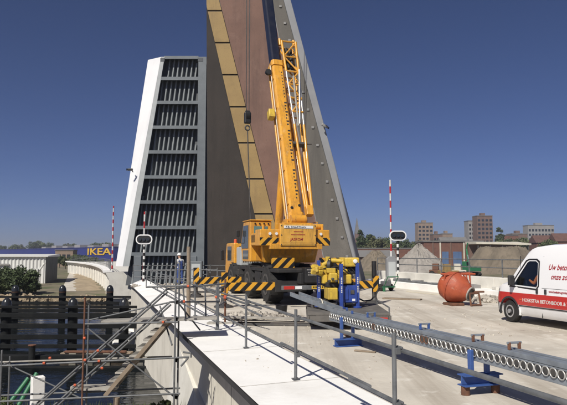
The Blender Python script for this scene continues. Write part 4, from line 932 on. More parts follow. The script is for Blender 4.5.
# stair handrails: pairs of tubes
for (a_, b_), Y, m in ((((34, 406), (167, 289)), Y1+.05, 'galv'), (((36, 407), (168, 291.5)), Y1+.18, 'galv_dark'), (((53, 406), (170, 302)), Y1+.05, 'galv'), (((55.5, 407.5), (171, 304.5)), Y1+.18, 'galv_dark')):
    stube(sfp(*a_, Y), sfp(*b_, Y), 'stair_rail', m)
stube(sfp(146, 287), sfp(190, 285.5), 'handrail'); stube(sfp(168, 289, Y1+.05), sfp(226, 283.5, Y1+1.2), 'handrail'); stube(sfp(170, 302, Y1+.05), sfp(219, 301.5, Y1+1.2), 'handrail')
for u, v in ((188, 286), (184, 301.5), (216, 297), (163, 322), (84.5, 338), (85, 360), (50, 358), (44, 363), (99, 361), (75, 385), (102, 368), (98, 350.5)):
    p_ = sfp(u, v, Y1-.03); MB().tube(p_-Vector((.022, 0, 0)), p_+Vector((.022, 0, 0)), .026, 10).build('orange_cap', 'orange_cap', SF)
for (a_, o_) in U[:2]:
    for v in (302, 319, 360, 397):
        p_ = sfp(85 if a_.x < -1 and a_.x < sfp(120, 300).x else 176.2, v); cpl(p_+Vector((0, .03, 0)))
for a_, b_, Ya, Yb in (((85, 326), (176, 398), Y1+.06, Y1+.06), ((89, 320), (180, 300), Y2, Y2), ((2, 362), (85, 400), Y2, Y2), ((176, 300), (200, 330), Y1, Y2+.6), ((84, 300), (90, 305), Y1, Y2), ((84, 361), (90, 357.5), Y1, Y2), ((1, 366), (10, 362), Y1, Y2), ((160, 306), (172, 345), Y2, Y1), ((183, 287), (186, 321), Y1+.3, Y1+.3), ((205, 285), (206, 320), Y1+.9, Y1+.9)):
    stube(sfp(*a_, Ya), sfp(*b_, Yb), 'brace', 'galv_dark', .017)
# platform planks at the top of the stairs
for k in range(4):
    a_ = sfp(101+k*1.5, 323.5-k*.6, Y1+.1+k*.24); b_ = sfp(217, 319.6-k*.4, Y1+.35+k*.24)
    d_ = (b_-a_).normalized(); n_ = Vector((-d_.y, d_.x, 0)).normalized()
    MB().hexa([a_, b_, b_+n_*.21, a_+n_*.21], [v_+Vector((0, 0, .045)) for v_ in (a_, b_, b_+n_*.21, a_+n_*.21)]).build('plank', 'wood_grey', SF, bevel=.005)
# stair flight: two stringers and treads
fa0, fa1 = sfp(103, 395, Y1+.05), sfp(166, 320, Y1+.05); off = Vector((0, .62, 0)); wv = Vector((.055, 0, -.06))
for o_ in (Vector((0, 0, 0)), off):
    MB().hexa([fa0+o_, fa1+o_, fa1+o_+wv, fa0+o_+wv], [fa0+o_+Vector((0, .045, 0)), fa1+o_+Vector((0, .045, 0)), fa1+o_+wv+Vector((0, .045, 0)), fa0+o_+wv+Vector((0, .045, 0))]).build('stringer', 'wood', SF, bevel=.004)
for k in range(9):
    q = fa0+(fa1-fa0)*((k+.5)/9); MB().b2((q.x-.13, q.y+.047, q.z-.01), (q.x+.09, q.y+.618, q.z+.025)).build('tread', 'wood_grey', SF, bevel=.004)
pb = [sfp(183, 352, Y1-.02), sfp(191, 353, Y1-.02), sfp(191, 357.5, Y1-.02)]
MB().path(pb, .02).tube(sfp(181, 366, Y1), sfp(188, 358, Y1), .02).build('bracket', 'galv', SF)
# lower landing planks on the bank side
for k in range(3):
    a_ = sfp(70, 391-k*1.2, Y1+.1+k*.25); b_ = sfp(116, 390-k*1.2, Y1+.1+k*.25)
    MB().hexa([a_, b_, b_+Vector((0, .22, 0)), a_+Vector((0, .22, 0))], [v_+Vector((0, 0, .04)) for v_ in (a_, b_, b_+Vector((0, .22, 0)), a_+Vector((0, .22, 0)))]).build('plank', 'wood_grey', SF, bevel=.004)
# timber pole rising behind the scaffold
tp = T('timber_pole', 'tall weathered timber pole lashed upright beside the scaffold rail', 'pole', BR(s_at(-.2, 16.4), -.3, 0), 0)
MB().tube((0, 0, .02), (-.02, 0, 1.95), .06, 9, .05).build('pole', 'wood', tp, smooth=True); MB().torus((0, 0, .86), (0, 0, 1), .066, .014, 12, 6).build('lashing', 'galv_dark', tp)
# guard frames on the deck by the scaffold
def frame_fence(lab, pts, zs, hgt, m='galv', base=0.02, red=()):
    o = T('tube_railing', lab, 'railing', pts[0]); o0 = Vector(pts[0])
    for i, p_ in enumerate(pts):
        q = Vector(p_)-o0; MB().tube(q+Vector((0, 0, base)), q+Vector((0, 0, hgt)), .025, 10).build('post', 'rust' if i in red else m, o, smooth=True)
        MB().box(q+Vector((0, 0, hgt*.6)), (.08, .08, .08)).build('coupler', 'orange_cap' if i in red else 'galv_dark', o, bevel=.01)
    for z in zs:
        for a_, b_ in zip(pts[:-1], pts[1:]): MB().tube(Vector(a_)-o0+Vector((0, .03, z)), Vector(b_)-o0+Vector((0, .03, z)), .023, 10).build('rail', m, o, smooth=True)
    return o
o = frame_fence('tube frame with a rusty post where the stair platform meets the bridge edge', [G(218, 329, .02)-Vector((0, 0, .02)), G(225, 324)], (.95, .55), 1.12, red=(1,))
for a_, b_ in (((152, 287), (217, 322)), ((196, 285), (262, 316))):
    p_ = A(*a_, 16.8); q = A(*b_, 13.9); MB().tube(p_-Vector(o.location), q-Vector(o.location), .023, 10).build('brace', 'galv', o, smooth=True)
frame_fence('row of grey tube guard rails along the far end of the deck behind the worker', [Vector((x, 34.55, 0)) for x in (-8.6, -7.6, -6.7, -5.3, -4.2, -3.2)], (.45, .8, 1.1), 1.15)
frame_fence('second grey tube barrier across the deck in front of the worker', [Vector((x, 30.4+.2*k, 0)) for k, x in enumerate((-6.9, -5.7, -4.6, -3.4))], (.5, .95), 1.05)

# planks, plates and rubble on the deck
def slab(name, lab, cat, c, size, rz, m, group=None, z=0.004):
    o = MB().b2((-size[0]/2, -size[1]/2, 0), (size[0]/2, size[1]/2, size[2])).build(name, m, bevel=.006); o.location = (c.x, c.y, z); o.rotation_euler = (0, 0, rz); return tag(o, lab, cat, group)
c = G(275, 325); slab('steel_plate', 'dark steel plate lying on the deck beside the guard railing', 'plate', c, (1.9, .38, .05), -.12, 'dark_steel')
c = G(262, 321); slab('board', 'grey scaffold board lying on top of rubble beside the railing', 'board', c, (2.2, .22, .05), -.2, 'wood_grey', z=.06)
c = G(239, 324.5); slab('board', 'grey board lying at the foot of the rusty scaffold post', 'board', c, (1.6, .22, .05), -.15, 'wood_grey')
c = G(402, 299.5); slab('board', 'long pale timber board lying flat behind the trailer', 'board', c, (1.5, .3, .05), -.5, 'wood')
c = G(425, 293.5); slab('board', 'pale plank on the deck in front of the right parapet kerb', 'board', c, (2.6, .25, .05), -1.2, 'roof_pale')
c = G(402, 331); slab('board', 'short splintered board lying behind the ringed beam', 'board', c, (.7, .12, .03), .35, 'wood_grey')
c = G(365, 352); slab('board', 'thin wood offcut on the deck in front of the ringed beam', 'board', c, (.4, .07, .025), -.5, 'wood')
c = G(208, 292.5); slab('board', 'dark board on the deck near the front outrigger foot', 'board', c, (1.8, .5, .06), .1, 'dark_steel')
def rocks(name, lab, cat, c, rx, ry, h, n_, smin, smax, m='rubble', rz=0.):
    mb = MB(); R_ = Matrix.Rotation(rz, 3, 'Z')
    for k in range(n_):
        a = random.random()*6.283; r = math.sqrt(random.random()); s_ = random.uniform(smin, smax)
        p_ = R_ @ Vector((math.cos(a)*r*rx, math.sin(a)*r*ry, 0)); p_.z = max(0, h*(1-r))*random.random()+s_*.3
        M = Matrix.Rotation(random.random()*6, 3, Vector((random.random(), random.random(), random.random()+.1)).normalized())
        vs = [M @ Vector((x*s_*random.uniform(.6, 1.1), y*s_*random.uniform(.6, 1.1), z*s_*random.uniform(.4, .8)))*.5+p_ for x in (-1, 1) for y in (-1, 1) for z in (-1, 1)]
        mb.add(vs, [(0, 1, 3, 2), (4, 6, 7, 5), (0, 4, 5, 1), (2, 3, 7, 6), (0, 2, 6, 4), (1, 5, 7, 3)])
    o = mb.build(name, m); o.location = c; return tag(o, lab, cat, kind='stuff')
rocks('rubble', 'pale broken concrete rubble heaped on the deck behind the guard railing', 'rubble', G(254, 318), .95, .5, .16, 170, .04, .16)
rocks('rubble', 'pale broken concrete by the right kerb behind the van nose', 'rubble', G(488, 301), .85, .9, .22, 190, .04, .17, 'rubble')
rocks('rubble', 'loose rubble strewn at the far end of the deck near the worker', 'rubble', Vector((-5.6, 32.4, 0)), 2.6, 1.0, .12, 140, .05, .2)
rocks('grit', 'scattered grit and stones on the deck between railing and beam', 'grit', Vector((1.0, 12.6, 0)), 2.0, 4.5, 0., 160, .008, .03, 'concrete')
rocks('grit', 'scattered stones on the deck between trailer and van', 'grit', Vector((4.6, 16.5, 0)), 2.4, 4.0, 0., 120, .01, .04, 'concrete')
bkt = G(281.5, 317); bo = MB().lathe([(.13, .004), (.17, .32), (.15, .32), (.12, .05)], n=18).build('bucket', 'black', smooth=True); bo.location = (bkt.x, bkt.y, 0); tag(bo, 'black bucket standing beside the rubble behind the railing', 'bucket')
bk2 = G(196, 296); bo = MB().lathe([(.22, .004), (.22, .1), (.05, .14), (.05, .8), (.03, .82)], n=18).build('sign_base', 'black', smooth=True); bo.location = (bk2.x, bk2.y, 0); tag(bo, 'black rubber foot with short post on the deck by the scaffold', 'post base')
# hydraulic unit on the deck end
hu = T('hydraulic_cabinet', 'grey steel cabinet with pipes at the deck end beside the tall leaf', 'cabinet', (-4.9, 34.2, 0))
MB().b2((-.35, -.25, .0), (.3, .25, 1.35)).build('box', 'leaf_grey', hu, bevel=.02); MB().b2((-.28, -.266, .2), (.22, -.252, 1.2)).build('door', 'leaf_flange', hu)
for k in range(3): MB().path([Vector((.3, -.1+.1*k, .3+.3*k)), Vector((.55, -.1+.1*k, .3+.3*k)), Vector((.55, -.1+.1*k, .02))], .03).build('pipe', 'galv', hu)

# ================================================================== SIGNALS AND BARRIERS
def oval_signal(lab, loc, h, w=.94, hh=.44):
    o = T('bridge_signal', lab, 'signal', loc)
    MB().tube((0, 0, 0), (0, 0, h-.1), .065, 14).build('pole', 'pole_bw', o, smooth=True)
    def stad(w_, h_, y, th):
        r = h_/2; pts = [(w_/2-r+r*math.cos(t), r*math.sin(t)) for t in np.linspace(-math.pi/2, math.pi/2, 14)]+[(-w_/2+r+r*math.cos(t), r*math.sin(t)) for t in np.linspace(math.pi/2, 3*math.pi/2, 14)]
        return MB().prism([(x, y, z+h+hh*.42) for x, z in pts], (0, th, 0))
    bd = stad(w, hh*1.25, -.10, .06).build('board', 'white_paint', o); stad(w-.13, hh*1.25-.13, -.115, .014).build('face', 'black', bd)
    MB().b2((-.25, -.04, h+.05), (.25, .1, h+.35)).build('housing', 'black', o)
    for x in (-.22, .0, .22): MB().lathe([(.085, 0), (.09, .06)], (x, -.116, h+hh*.42), (0, -1, 0), 14).build('lens', 'glass_dark', bd)
    return o
sl = A(144, 260, 34.0); oval_signal('oval black signal board on striped pole in front of the ribbed leaf', (sl.x, sl.y, .02), (A(144, 243, 34).z))
sr = A(398, 260, 33.0); oval_signal('oval black signal board on striped pole on the right parapet', (sr.x, sr.y, .32), A(398, 239, 33).z-.32)
def barrier(lab, loc, h, cab=True, r=.06):
    o = T('raised_barrier', lab, 'barrier', loc)
    MB().tube((0, 0, .9 if cab else .05), (0, 0, h), r, 12, r*.7).build('arm', 'barrier_red', o, smooth=True); MB().b2((-.12, -.12, 0), (.12, .12, .05)).build('base', 'dark_steel', o)
    if cab:
        cb_ = MB().prism([(-.3, -.2, 0), (.3, -.2, 0), (.3, -.2, 1.15), (.15, -.2, 1.3), (-.15, -.2, 1.3), (-.3, -.2, 1.15)], (0, .4, 0)).build('cabinet', 'edge_strip', o, bevel=.02)
        MB().b2((-.2, -.215, .15), (.2, -.203, 1.0)).build('door', 'leaf_flange', cb_)
    return o
q = A(388.6, 200, 33.4); barrier('red and white raised barrier arm with grey cabinet on the right parapet', (q.x+.1, q.y, .32), A(388.6, 180, 33.4).z-.32)
q = A(144.5, 220, 34.5); barrier('short red and white raised barrier arm directly behind the left oval signal', (q.x, q.y, .02), A(144.5, 212, 34.5).z, False)
q = A(113.3, 220, 63.0); barrier('thin red and white raised barrier arm left of the white leaf edge', (q.x, q.y, .16), A(113.3, 206, 63).z-.16, False, .09)
# engine cart behind the trailer
mc = G(386, 291); MC = T('engine_cart', 'small two-wheeled engine cart parked by the right kerb beside the striped outrigger', 'engine cart', (mc.x, mc.y, 0), .5, scale=1.15)
for sx in (-1, 1): wheel(MC, sx*.26, .0, .15, .08, sx, lug=False)
MB().b2((-.3, -.25, .15), (.3, .25, .2)).build('frame', 'green_paint', MC, bevel=.01); MB().b2((-.2, -.18, .2), (.15, .12, .42)).build('engine', 'galv', MC, bevel=.03)
MB().lathe([(.1, 0), (.1, .2)], (.0, .0, .43), (1, .2, 0), 14).build('fuel_tank', 'tower_grey', MC, smooth=True); mb = MB(); mb.path([Vector((-.25, -.2, .2)), Vector((-.3, -.5, .6)), Vector((.25, -.5, .6)), Vector((.25, -.2, .2))], .018); mb.build('handle', 'green_paint', MC); MB().b2((-.34, -.3, .004), (-.26, -.22, .15)).build('leg', 'green_paint', MC)
# rail on the parapet
pf = T('parapet_railing', 'thin grey steel railing standing on the right parapet', 'railing', BR(0, 13.2, .78), RZ)
for k in range(9):
    MB().tube((0, 6+k*2.3, 0.002), (0, 6+k*2.3, .75), .028, 8).build('post', 'galv', pf)
for z in (.4, .74): MB().tube((0, 5.6, z), (0, 24.3, z), .022, 8).build('rail', 'galv', pf)
# pipes and blocks lying on the parapet kerb
for k in range(7):
    s_ = 12.5+k*1.55; o = MB().box((0, 0, .06), (.22+.08*(k % 3), .5+.2*(k % 2), .12+.04*(k % 3)), Matrix.Rotation(.2*k, 3, 'Z')).build('concrete_block', ('wing_concrete', 'tower_grey', 'galv')[k % 3], bevel=.01)
    o.location = BR(s_, 12.6, .325); tag(o, ('nearest', 'second nearest', 'third nearest', 'middle', 'third farthest', 'second farthest', 'farthest')[k]+' concrete block on the step of the right parapet', 'block', 'blocks on the parapet step')
for k in range(3):
    o = MB().tube((-.1+.12*k, -2, .045), (-.1+.1*k, 2.4, .045), .04, 10).build('pipe', 'galv', smooth=True); o.location = BR(17+k*.8, 12.45, .323); o.rotation_euler = (0, 0, RZ+.02*k); tag(o, ('nearest', 'middle', 'farthest')[k]+' grey steel pipe on the step of the right parapet', 'pipe', 'pipes on the parapet step')

# ================================================================== FENDERS IN THE WATER
def fender(lab, Y, xs, rad, ztop, beams, xa, xb_, m='fender_black'):
    o = T('timber_fender', lab, 'fender', (xs[0], Y, -3.2))
    for x in xs:
        p_ = MB().lathe([(rad, -1.5), (rad, ztop+3.2-.30), (rad*1.04, ztop+3.2-.28)], (x-xs[0], 0, 0), n=20).build('pile', m, o, smooth=True)
        MB().lathe([(rad*1.06, ztop+3.2-.27), (rad*1.0, ztop+3.2-.10), (rad*.75, ztop+3.2+.06), (rad*.4, ztop+3.2+.15), (.02, ztop+3.2+.18)], (x-xs[0], 0, 0), n=20).build('cap', 'cap_steel', p_, smooth=True)
        MB().torus((x-xs[0], 0, ztop+3.2-.34), (0, 0, 1), rad*1.02, .02, 20, 6).build('band', 'rust', p_)
    for z, h in beams:
        MB().b2((xa-xs[0], -rad-.16, z+3.2-h/2), (xb_-xs[0], -rad-.01, z+3.2+h/2)).build('beam', 'fender_beam', o, bevel=.02)
    return o
fender('near row of black round piles with horizontal fender beams in the river', 32.0, [-11.1-3.5*k for k in range(5)]+[-8.4], .25, -.72, [(-1.0, .13), (-1.42, .22), (-1.98, .24), (-2.54, .24), (-3.02, .2)], -27, -7.6)
fender('far row of black round piles with fender beams beyond the opening', 45.0, [-12.9-3.52*k for k in range(7)], .25, -.72, [(-1.4, .16), (-1.85, .22), (-2.4, .24), (-2.9, .22)], -38, -10.5)
lf = T('low_fender', 'low black floating beam with a short rusty-topped pile nearest the bank', 'fender', (-11.2, 27.6, -3.2))
MB().b2((-14, -.2, .10), (5.4, .2, .42)).build('beam', 'fender_beam', lf, bevel=.04); MB().b2((-14, -.9, -.1), (5.2, -.6, .04)).build('beam', 'fender_beam', lf, bevel=.03)
MB().lathe([(.14, -1.5), (.14, .88)], (.0, -.42, 0), n=14).build('pile', 'fender_black', lf, smooth=True); MB().lathe([(.17, .881), (.17, .93)], (0, -.42, 0), n=14).build('cap', 'rust', lf)
wk = T('timber_walkway', 'rusty timber baulk walkway at the foot of the pale abutment wall', 'walkway', (-8.6, 29.0, -3.2))
MB().b2((-1.9, -.3, .15), (1.4, .3, .32)).build('baulk', 'wood', wk, bevel=.02); MB().b2((-1.7, -.36, .33), (1.2, -.16, .42)).build('baulk', 'rust', wk, bevel=.02)
for x in (-1.3, -.5, .3): MB().b2((x-.16, -.37, .10), (x+.16, -.33, .30)).build('chock', 'roof_pale', wk)
pf_ = MB().prism([(-.9, 0, 0), (.9, 0, 0), (.8, 0, .85), (-.55, 0, .95), (-.85, 0, .7)], (0, 2.2, 0)).build('pier_footing', 'white_concrete', bevel=.15); pf_.location = (-8.35, 32.7, -3.35); tag(pf_, 'rounded white concrete footing at the water end of the abutment wall', 'footing')

# ================================================================== NEAR BANK ODDMENTS
cb0 = A(37.5, 392, 14.4); o = T('concrete_post', 'white concrete block post standing on the near bank under the scaffold', 'post', (cb0.x, 14.4, -2.12), .55)
MB().b2((-.14, -.14, 0), (.14, .14, .98)).build('shaft', 'white_concrete', o, bevel=.015); MB().b2((-.142, -.142, .982), (.142, .142, 1.0)).build('top', 'white_concrete', o, bevel=.01)
for lab, a_, b_ in (('upper green pole leaning out over the bank behind the white post', (17, 408), (37, 373)), ('lower green pole leaning from the bank at far left', (6, 408), (28.5, 378))):
    o = MB().tube(A(*a_, 14.9), A(*b_, 15.3), .055, 12).build('green_pole', 'green_paint', smooth=True); tag(o, lab, 'pole')
o = MB().tube((0, 0, 0), (.02, 0, .3), .07, 10).build('timber_stake', 'wood', smooth=True); q = A(116, 398, 14.0); o.location = (q.x, 14.0, q.z-.28); tag(o, 'short sawn timber stake on the bank under the stair foot', 'stake')

# ================================================================== FAR BANK, LEFT
WX, WY = -35.5, 90.0
wh = T('warehouse', 'white corrugated warehouse with blue doors on the far bank at left', 'warehouse', (WX, WY, -2.6), math.atan2(3.6, 14))
# local: -x along the facade to the left, +y back
def corr(x0, x1, y, z0, z1, pitch=.5, d=.09, axis='x'):
    mb = MB(); nx = int((x1-x0)/(pitch/4)); P = []
    for i in range(nx+1):
        x = x0+(x1-x0)*i/nx; ph = i % 4; dd = d if ph in (1, 2) else 0
        P.append((x, y-dd) if axis == 'x' else (y+dd, x))
    for x, yy in P: mb.v += [(x, yy, z0), (x, yy, z1)]
    for i in range(len(P)-1): mb.f.append((2*i, 2*i+2, 2*i+3, 2*i+1))
    return mb
corr(-30, 0, 0, 0, 3.95).build('facade', 'shed_white', wh); corr(0, 15, 0, 0, 3.95, axis='y').build('end_wall', 'shed_grey', wh)
MB().hexa([(-30.3, -.35, 3.92), (.35, -.35, 3.92), (.35, 15.2, 3.92), (-30.3, 15.2, 3.92)], [(-30.3, -.35, 4.08), (.35, -.35, 4.08), (.35, 15.2, 4.35), (-30.3, 15.2, 4.35)]).build('roof', 'shed_white', wh)
MB().b2((-30, .05, 0), (-.1, .2, 3.9)).build('back_wall', 'shed_grey', wh)
for x in (-25, -18.4, -11.8): 
    d_ = MB().b2((x, -.16, 0), (x+5.6, -.1, 2.2)).build('door', 'shed_blue', wh); MB().b2((x-.1, -.2, 2.2), (x+5.7, -.1, 2.35)).build('lintel', 'shed_grey', d_)
MB().b2((-9.5, -.3, 2.7), (-5.0, -.1, 2.95)).build('sign_strip', 'tower_grey', wh)
# small plant beside the warehouse
pv = T('site_container', 'small pale machine hut with a leaning chute beside the warehouse corner', 'hut', (A(33, 280, 84).x, 84, -2.6), .2)
MB().b2((-.7, -.6, .5), (.7, .6, 2.3)).build('hut', 'shed_white', pv, bevel=.04); MB().b2((-.5, -.615, 1.3), (.4, -.602, 2.0)).build('window', 'glass_dark', pv)
MB().tube((.6, 0, 1.8), (1.5, -.3, 3.1), .12, 10).build('chute', 'shed_white', pv)
for x in (-.5, .5): wheel(pv, x, 0, .35, .25, 1, lug=False)
MB().b2((-1.6, -.4, 0), (-.85, .5, 1.1)).build('skip', 'shed_grey', pv, bevel=.03)
ST(MB().add([G(61, 291, -2.56), G(76, 291, -2.56), A(79, 262.5, 300)*1, A(74, 262.5, 300)*1], [(0, 1, 2, 3)]).build('path', 'concrete'))
pm = bpy.data.objects['path']; 
for v_ in pm.data.vertices: v_.co.z = -2.575
eb_ = MB(); n1 = 40
a0, a1 = G(88, 291, -2.6), G(80, 271, -2.6); dd = a1-a0; nn = Vector((dd.y, -dd.x, 0)).normalized()
for i in range(n1+1):
    c_ = a0+dd*(i/n1); wv_ = 1.7+.3*math.sin(i*1.7)
    for k in range(9):
        t_ = k/8*2-1; h = max(0, 1-t_*t_)*(.22+.08*math.sin(i*.9+k))*min(1, i/3, (n1-i)/3)
        eb_.v.append((c_.x+nn.x*wv_*t_-a0.x, c_.y+nn.y*wv_*t_-a0.y, h-.02+random.uniform(-.06, .06)*min(1, h*3)))
for i in range(n1):
    for k in range(8): eb_.f.append((i*9+k, i*9+k+1, (i+1)*9+k+1, (i+1)*9+k))
o = eb_.build('earth_bank', 'earth_tan', smooth=True); o.location = (a0.x, a0.y, -2.6); tag(o, 'long tan earth bank running back along the dirt road', 'earth bank')
rocks('stone_revetment', 'pale rubble stone revetment along the far waterline at left', 'stones', Vector((-27, 62.6, -3.1)), 14, 1.2, .5, 900, .15, .55, 'earth_tan')
# blue furniture store far behind
p0 = Vector((A(114, 254, 370).x, 370)); p1 = Vector((A(-30, 254, 700).x, 700)); sdv = p1-p0; SLn = sdv.length
sb = T('furniture_store', 'long dark blue superstore with big yellow letters on the skyline at left', 'store', (p0.x, p0.y, -2.6), math.atan2(-sdv.y, -sdv.x))
MB().b2((-SLn, 0, 0), (0, 60, 8.55)).build('wall', 'store_blue', sb); MB().b2((-SLn-.2, -.3, 8.551), (.2, 60.3, 8.9)).build('parapet', 'store_blue', sb)
for k in range(7):
    x = -30-k*28; MB().b2((x, 15, 8.9), (x+12, 30, 10.6+.8*(k % 2))).build('roof_unit', 'tower_grey', sb)
# letters: turned towards the viewer on the facade
text_obj('IKEA', 6.0, 'letter_yellow', sb, frame((-45, -.35, 3.9), (1, 0, 0), (0, 0, 1)), name='lettering', sx=3.3, ext=.15)
ob = T('office_block', 'small tan brick office in front of the blue store', 'building', (A(64, 256, 210).x, 210, -2.6), .1)
MB().b2((-3, 0, 0), (3, 6, 5.6)).build('wall', 'brick_tan', ob); MB().b2((-3.2, -.2, 5.6), (3.2, 6.2, 5.9)).build('roof', 'roof_grey', ob)
for x in (-2.2, -.6, 1.0): MB().b2((x, -.08, 2.6), (x+1.1, -.01, 4.2)).build('window', 'glass_dark', ob)

# ================================================================== FAR BANK, RIGHT
def heap(name, lab, u0, u1, vtop, Y, m, ry=8., top=.12, seed=0):
    c_ = A((u0+u1)/2, 254, Y); rx = (u1-u0)/2*Y/600; h = A(300, vtop, Y).z+2.6; rnd = np.random.RandomState(seed); ph = rnd.rand(8)*6.28
    mb = MB(); NR, NA = 26, 84
    for i in range(NR+1):
        r = i/NR
        for k in range(NA):
            t_ = 2*math.pi*k/NA; rr = r*(1+.07*math.sin(2*t_+ph[0])+.05*math.sin(5*t_+ph[1])+.03*math.sin(9*t_+ph[2]))
            z = h*max(0, 1-max(0, r-top)/(1-top))**1.05; z *= 1+.06*math.sin(3*t_+ph[3]+r*4)*r+.04*math.sin(7*t_+r*9+ph[4])*r
            z += rnd.uniform(-.045, .045)*h*min(1, (1-r)*3)
            mb.v.append((math.cos(t_)*rr*rx, math.sin(t_)*rr*ry, z-(.1 if i == NR else 0)))
    for i in range(NR):
        for k in range(NA): mb.f.append((i*NA+k, i*NA+(k+1) % NA, (i+1)*NA+(k+1) % NA, (i+1)*NA+k))
    o = mb.build(name, m, smooth=True); o.location = (c_.x, Y, -2.6); return tag(o, lab, 'heap')
heap('sand_heap', 'pale grey conical sand heap behind the right oval signal', 391, 447, 244.5, 150, 'sand_grey', 10, .06, 1)
heap('sand_heap', 'dull brown soil heap just right of the tall leaf', 352, 400, 251, 160, 'sand_brown', 10, .15, 2)
heap('sand_heap', 'broad brown flat-topped soil mound behind the van', 462, 541, 248, 140, 'sand_brown', 12, .5, 3)
# brick shed with blue doors
bs = T('brick_shed', 'long low red brick shed with blue doors across the river', 'shed', (A(455, 254, 215).x, 215, -2.6))
xl, xr_ = A(424, 254, 215).x-bs.location.x, A(483, 254, 215).x-bs.location.x
MB().b2((xl, 0, 0), (xr_, 12, A(455, 242, 215).z+2.6)).build('wall', 'brick', bs); zt2 = A(455, 242, 215).z+2.6
MB().b2((xl-.3, -.4, zt2), (xr_+.3, 12.3, zt2+.5)).build('roof', 'roof_grey', bs)
for u0, u1 in ((442, 448.5), (453, 461.5)): MB().b2((A(u0, 254, 215).x-bs.location.x, -.1, .3), (A(u1, 254, 215).x-bs.location.x, -.01, 5.2)).build('door', 'door_blue', bs)
for u in (433, 440.3, 450.8, 464, 470, 477): MB().b2((A(u, 254, 215).x-bs.location.x-.25, -.2, 0), (A(u, 254, 215).x-bs.location.x+.25, -.02, zt2)).build('pilaster', 'roof_pale' if u in (440.3, 464) else 'brick_brown', bs)
bl = T('brick_wall', 'long low brown brick wall behind the sand heaps', 'wall', (A(395, 254, 225).x, 225, -2.6))
MB().b2((-16, 0, 0), (12, 1.0, 6.3)).build('wall', 'brick', bl); MB().b2((-16.2, -.2, 6.3), (12.2, 1.2, 6.7)).build('coping', 'roof_grey', bl)
ds = T('dark_shed', 'low dark pitched-roof shed between the two soil heaps', 'shed', (A(376, 254, 190).x, 190, -2.6))
MB().b2((-6, 0, 0), (6, 7, 3.4)).build('wall', 'brick_brown', ds); MB().prism([(-6.4, -.6, 3.4), (-6.4, 7.6, 3.4), (-6.4, 3.5, 5.6)], (12.8, 0, 0)).build('roof', 'roof_grey', ds)
for k in range(4): MB().b2((-5+k*2.7, -.08, 1.2), (-3.6+k*2.7, -.01, 2.6)).build('window', 'glass_dark', ds)
wr = T('pale_roof_shed', 'long open shed with pale flat roof above the brown mound', 'shed', (A(499, 254, 200).x, 200, -2.6))
zz = A(499, 242.5, 200).z+2.6
MB().hexa([(-8.7, -4, zz-.5), (9.2, -4, zz-.9), (9.2, 8, zz-.5), (-8.7, 8, zz-.5)], [(-8.7, -4, zz), (9.2, -4, zz-.4), (9.2, 8, zz+.4), (-8.7, 8, zz+.4)]).build('roof', 'roof_pale', wr)
for x in (-8, -4, 0, 4, 8.4): MB().b2((x-.15, -3.6, 0), (x+.15, -3.3, zz-.9)).build('column', 'dark_steel', wr)
MB().b2((-8.4, 5, 0), (8.6, 5.3, zz-.6)).build('back_wall', 'brick_brown', wr)
# tower blocks
def tower(lab, u0, u1, vtop, Y, m, floors, depth=14, roof=True, mw='glass_dark', nm='tower_block'):
    o = T(nm, lab, 'building', (A((u0+u1)/2, 254, Y).x, Y, -2.6)); w = (u1-u0)/2*Y/600; h = A(300, vtop, Y).z+2.6
    MB().b2((-w, 0, 0), (w, depth, h)).build('wall', m, o)
    fh = h/(floors+1)
    for k in range(floors):
        z = fh*(k+.75); nb = max(3, int(w*2/3.2))
        for j in range(nb):
            x = -w+2*w*(j+.5)/nb; MB().b2((x-w/nb*.62, -.15, z), (x+w/nb*.62, -.02, z+fh*.5)).build('window', mw, o)
    MB().b2((-w-.2, -.3, h), (w+.2, depth+.2, h+.6)).build('roof', 'roof_grey', o)
    if roof: MB().b2((-w*.35, 3, h+.6), (w*.2, 8, h+3)).build('plant_room', m, o)
    return o
tower('tan apartment block on the skyline above the sand heap', 418.5, 433.5, 223, 620, 'brick_tan', 8)
tower('tall brown tower block, right one of the skyline pair', 478, 493.5, 216, 560, 'brick_brown', 9)
tower('grey lower tower slab attached left of the brown tower', 469.3, 478, 221, 575, 'tower_grey', 8, roof=False)
tower('wide grey office slab on the skyline above the van', 529, 555, 225.5, 640, 'tower_grey', 6, nm='office_slab')
tower('low brown skyline building right of the tan apartments', 434, 442.5, 234.5, 520, 'brick_brown', 4, nm='town_building')
tower('low pale skyline building left of the tower pair', 443, 453, 234, 540, 'brick_tan', 5, nm='town_building')
tower('low reddish skyline building between tower and pine', 503, 519, 235.5, 420, 'brick', 3, nm='town_building', roof=False)
tower('squat brown skyline building under the grey slab', 513, 528, 234, 520, 'brick_brown', 4, nm='town_building')
for k, (u, w_, v, Y, lab) in enumerate(((549, 12, 235, 300, 'red pitched-roof house partly hidden behind the van roof'), (567, 10, 233, 290, 'red pitched-roof house at the right frame edge above the van'), (455, 13, 237, 330, 'dark pitched-roof house left of the green excavator'))):
    o = T('house', lab, 'house', (A(u, 254, Y).x, Y, -2.6)); w = w_*Y/600; h = A(300, v, Y).z+2.6
    MB().b2((-w, 0, 0), (w, 9, h*.72)).build('wall', 'brick', o); MB().prism([(-w-.4, -.5, h*.72), (-w-.4, 9.5, h*.72), (-w-.4, 4.5, h)], (2*w+.8, 0, 0)).build('roof', 'roof_red' if k < 2 else 'roof_grey', o)
    for j in range(4): MB().b2((-w+.7+j*w*.5, -.08, h*.3), (-w+1.7+j*w*.5, -.01, h*.5)).build('window', 'glass_dark', o)
sp_ = T('church_spire', 'thin dark church spire on the skyline right of the tall leaf', 'church', (A(357.5, 254, 640).x, 640, -2.6))
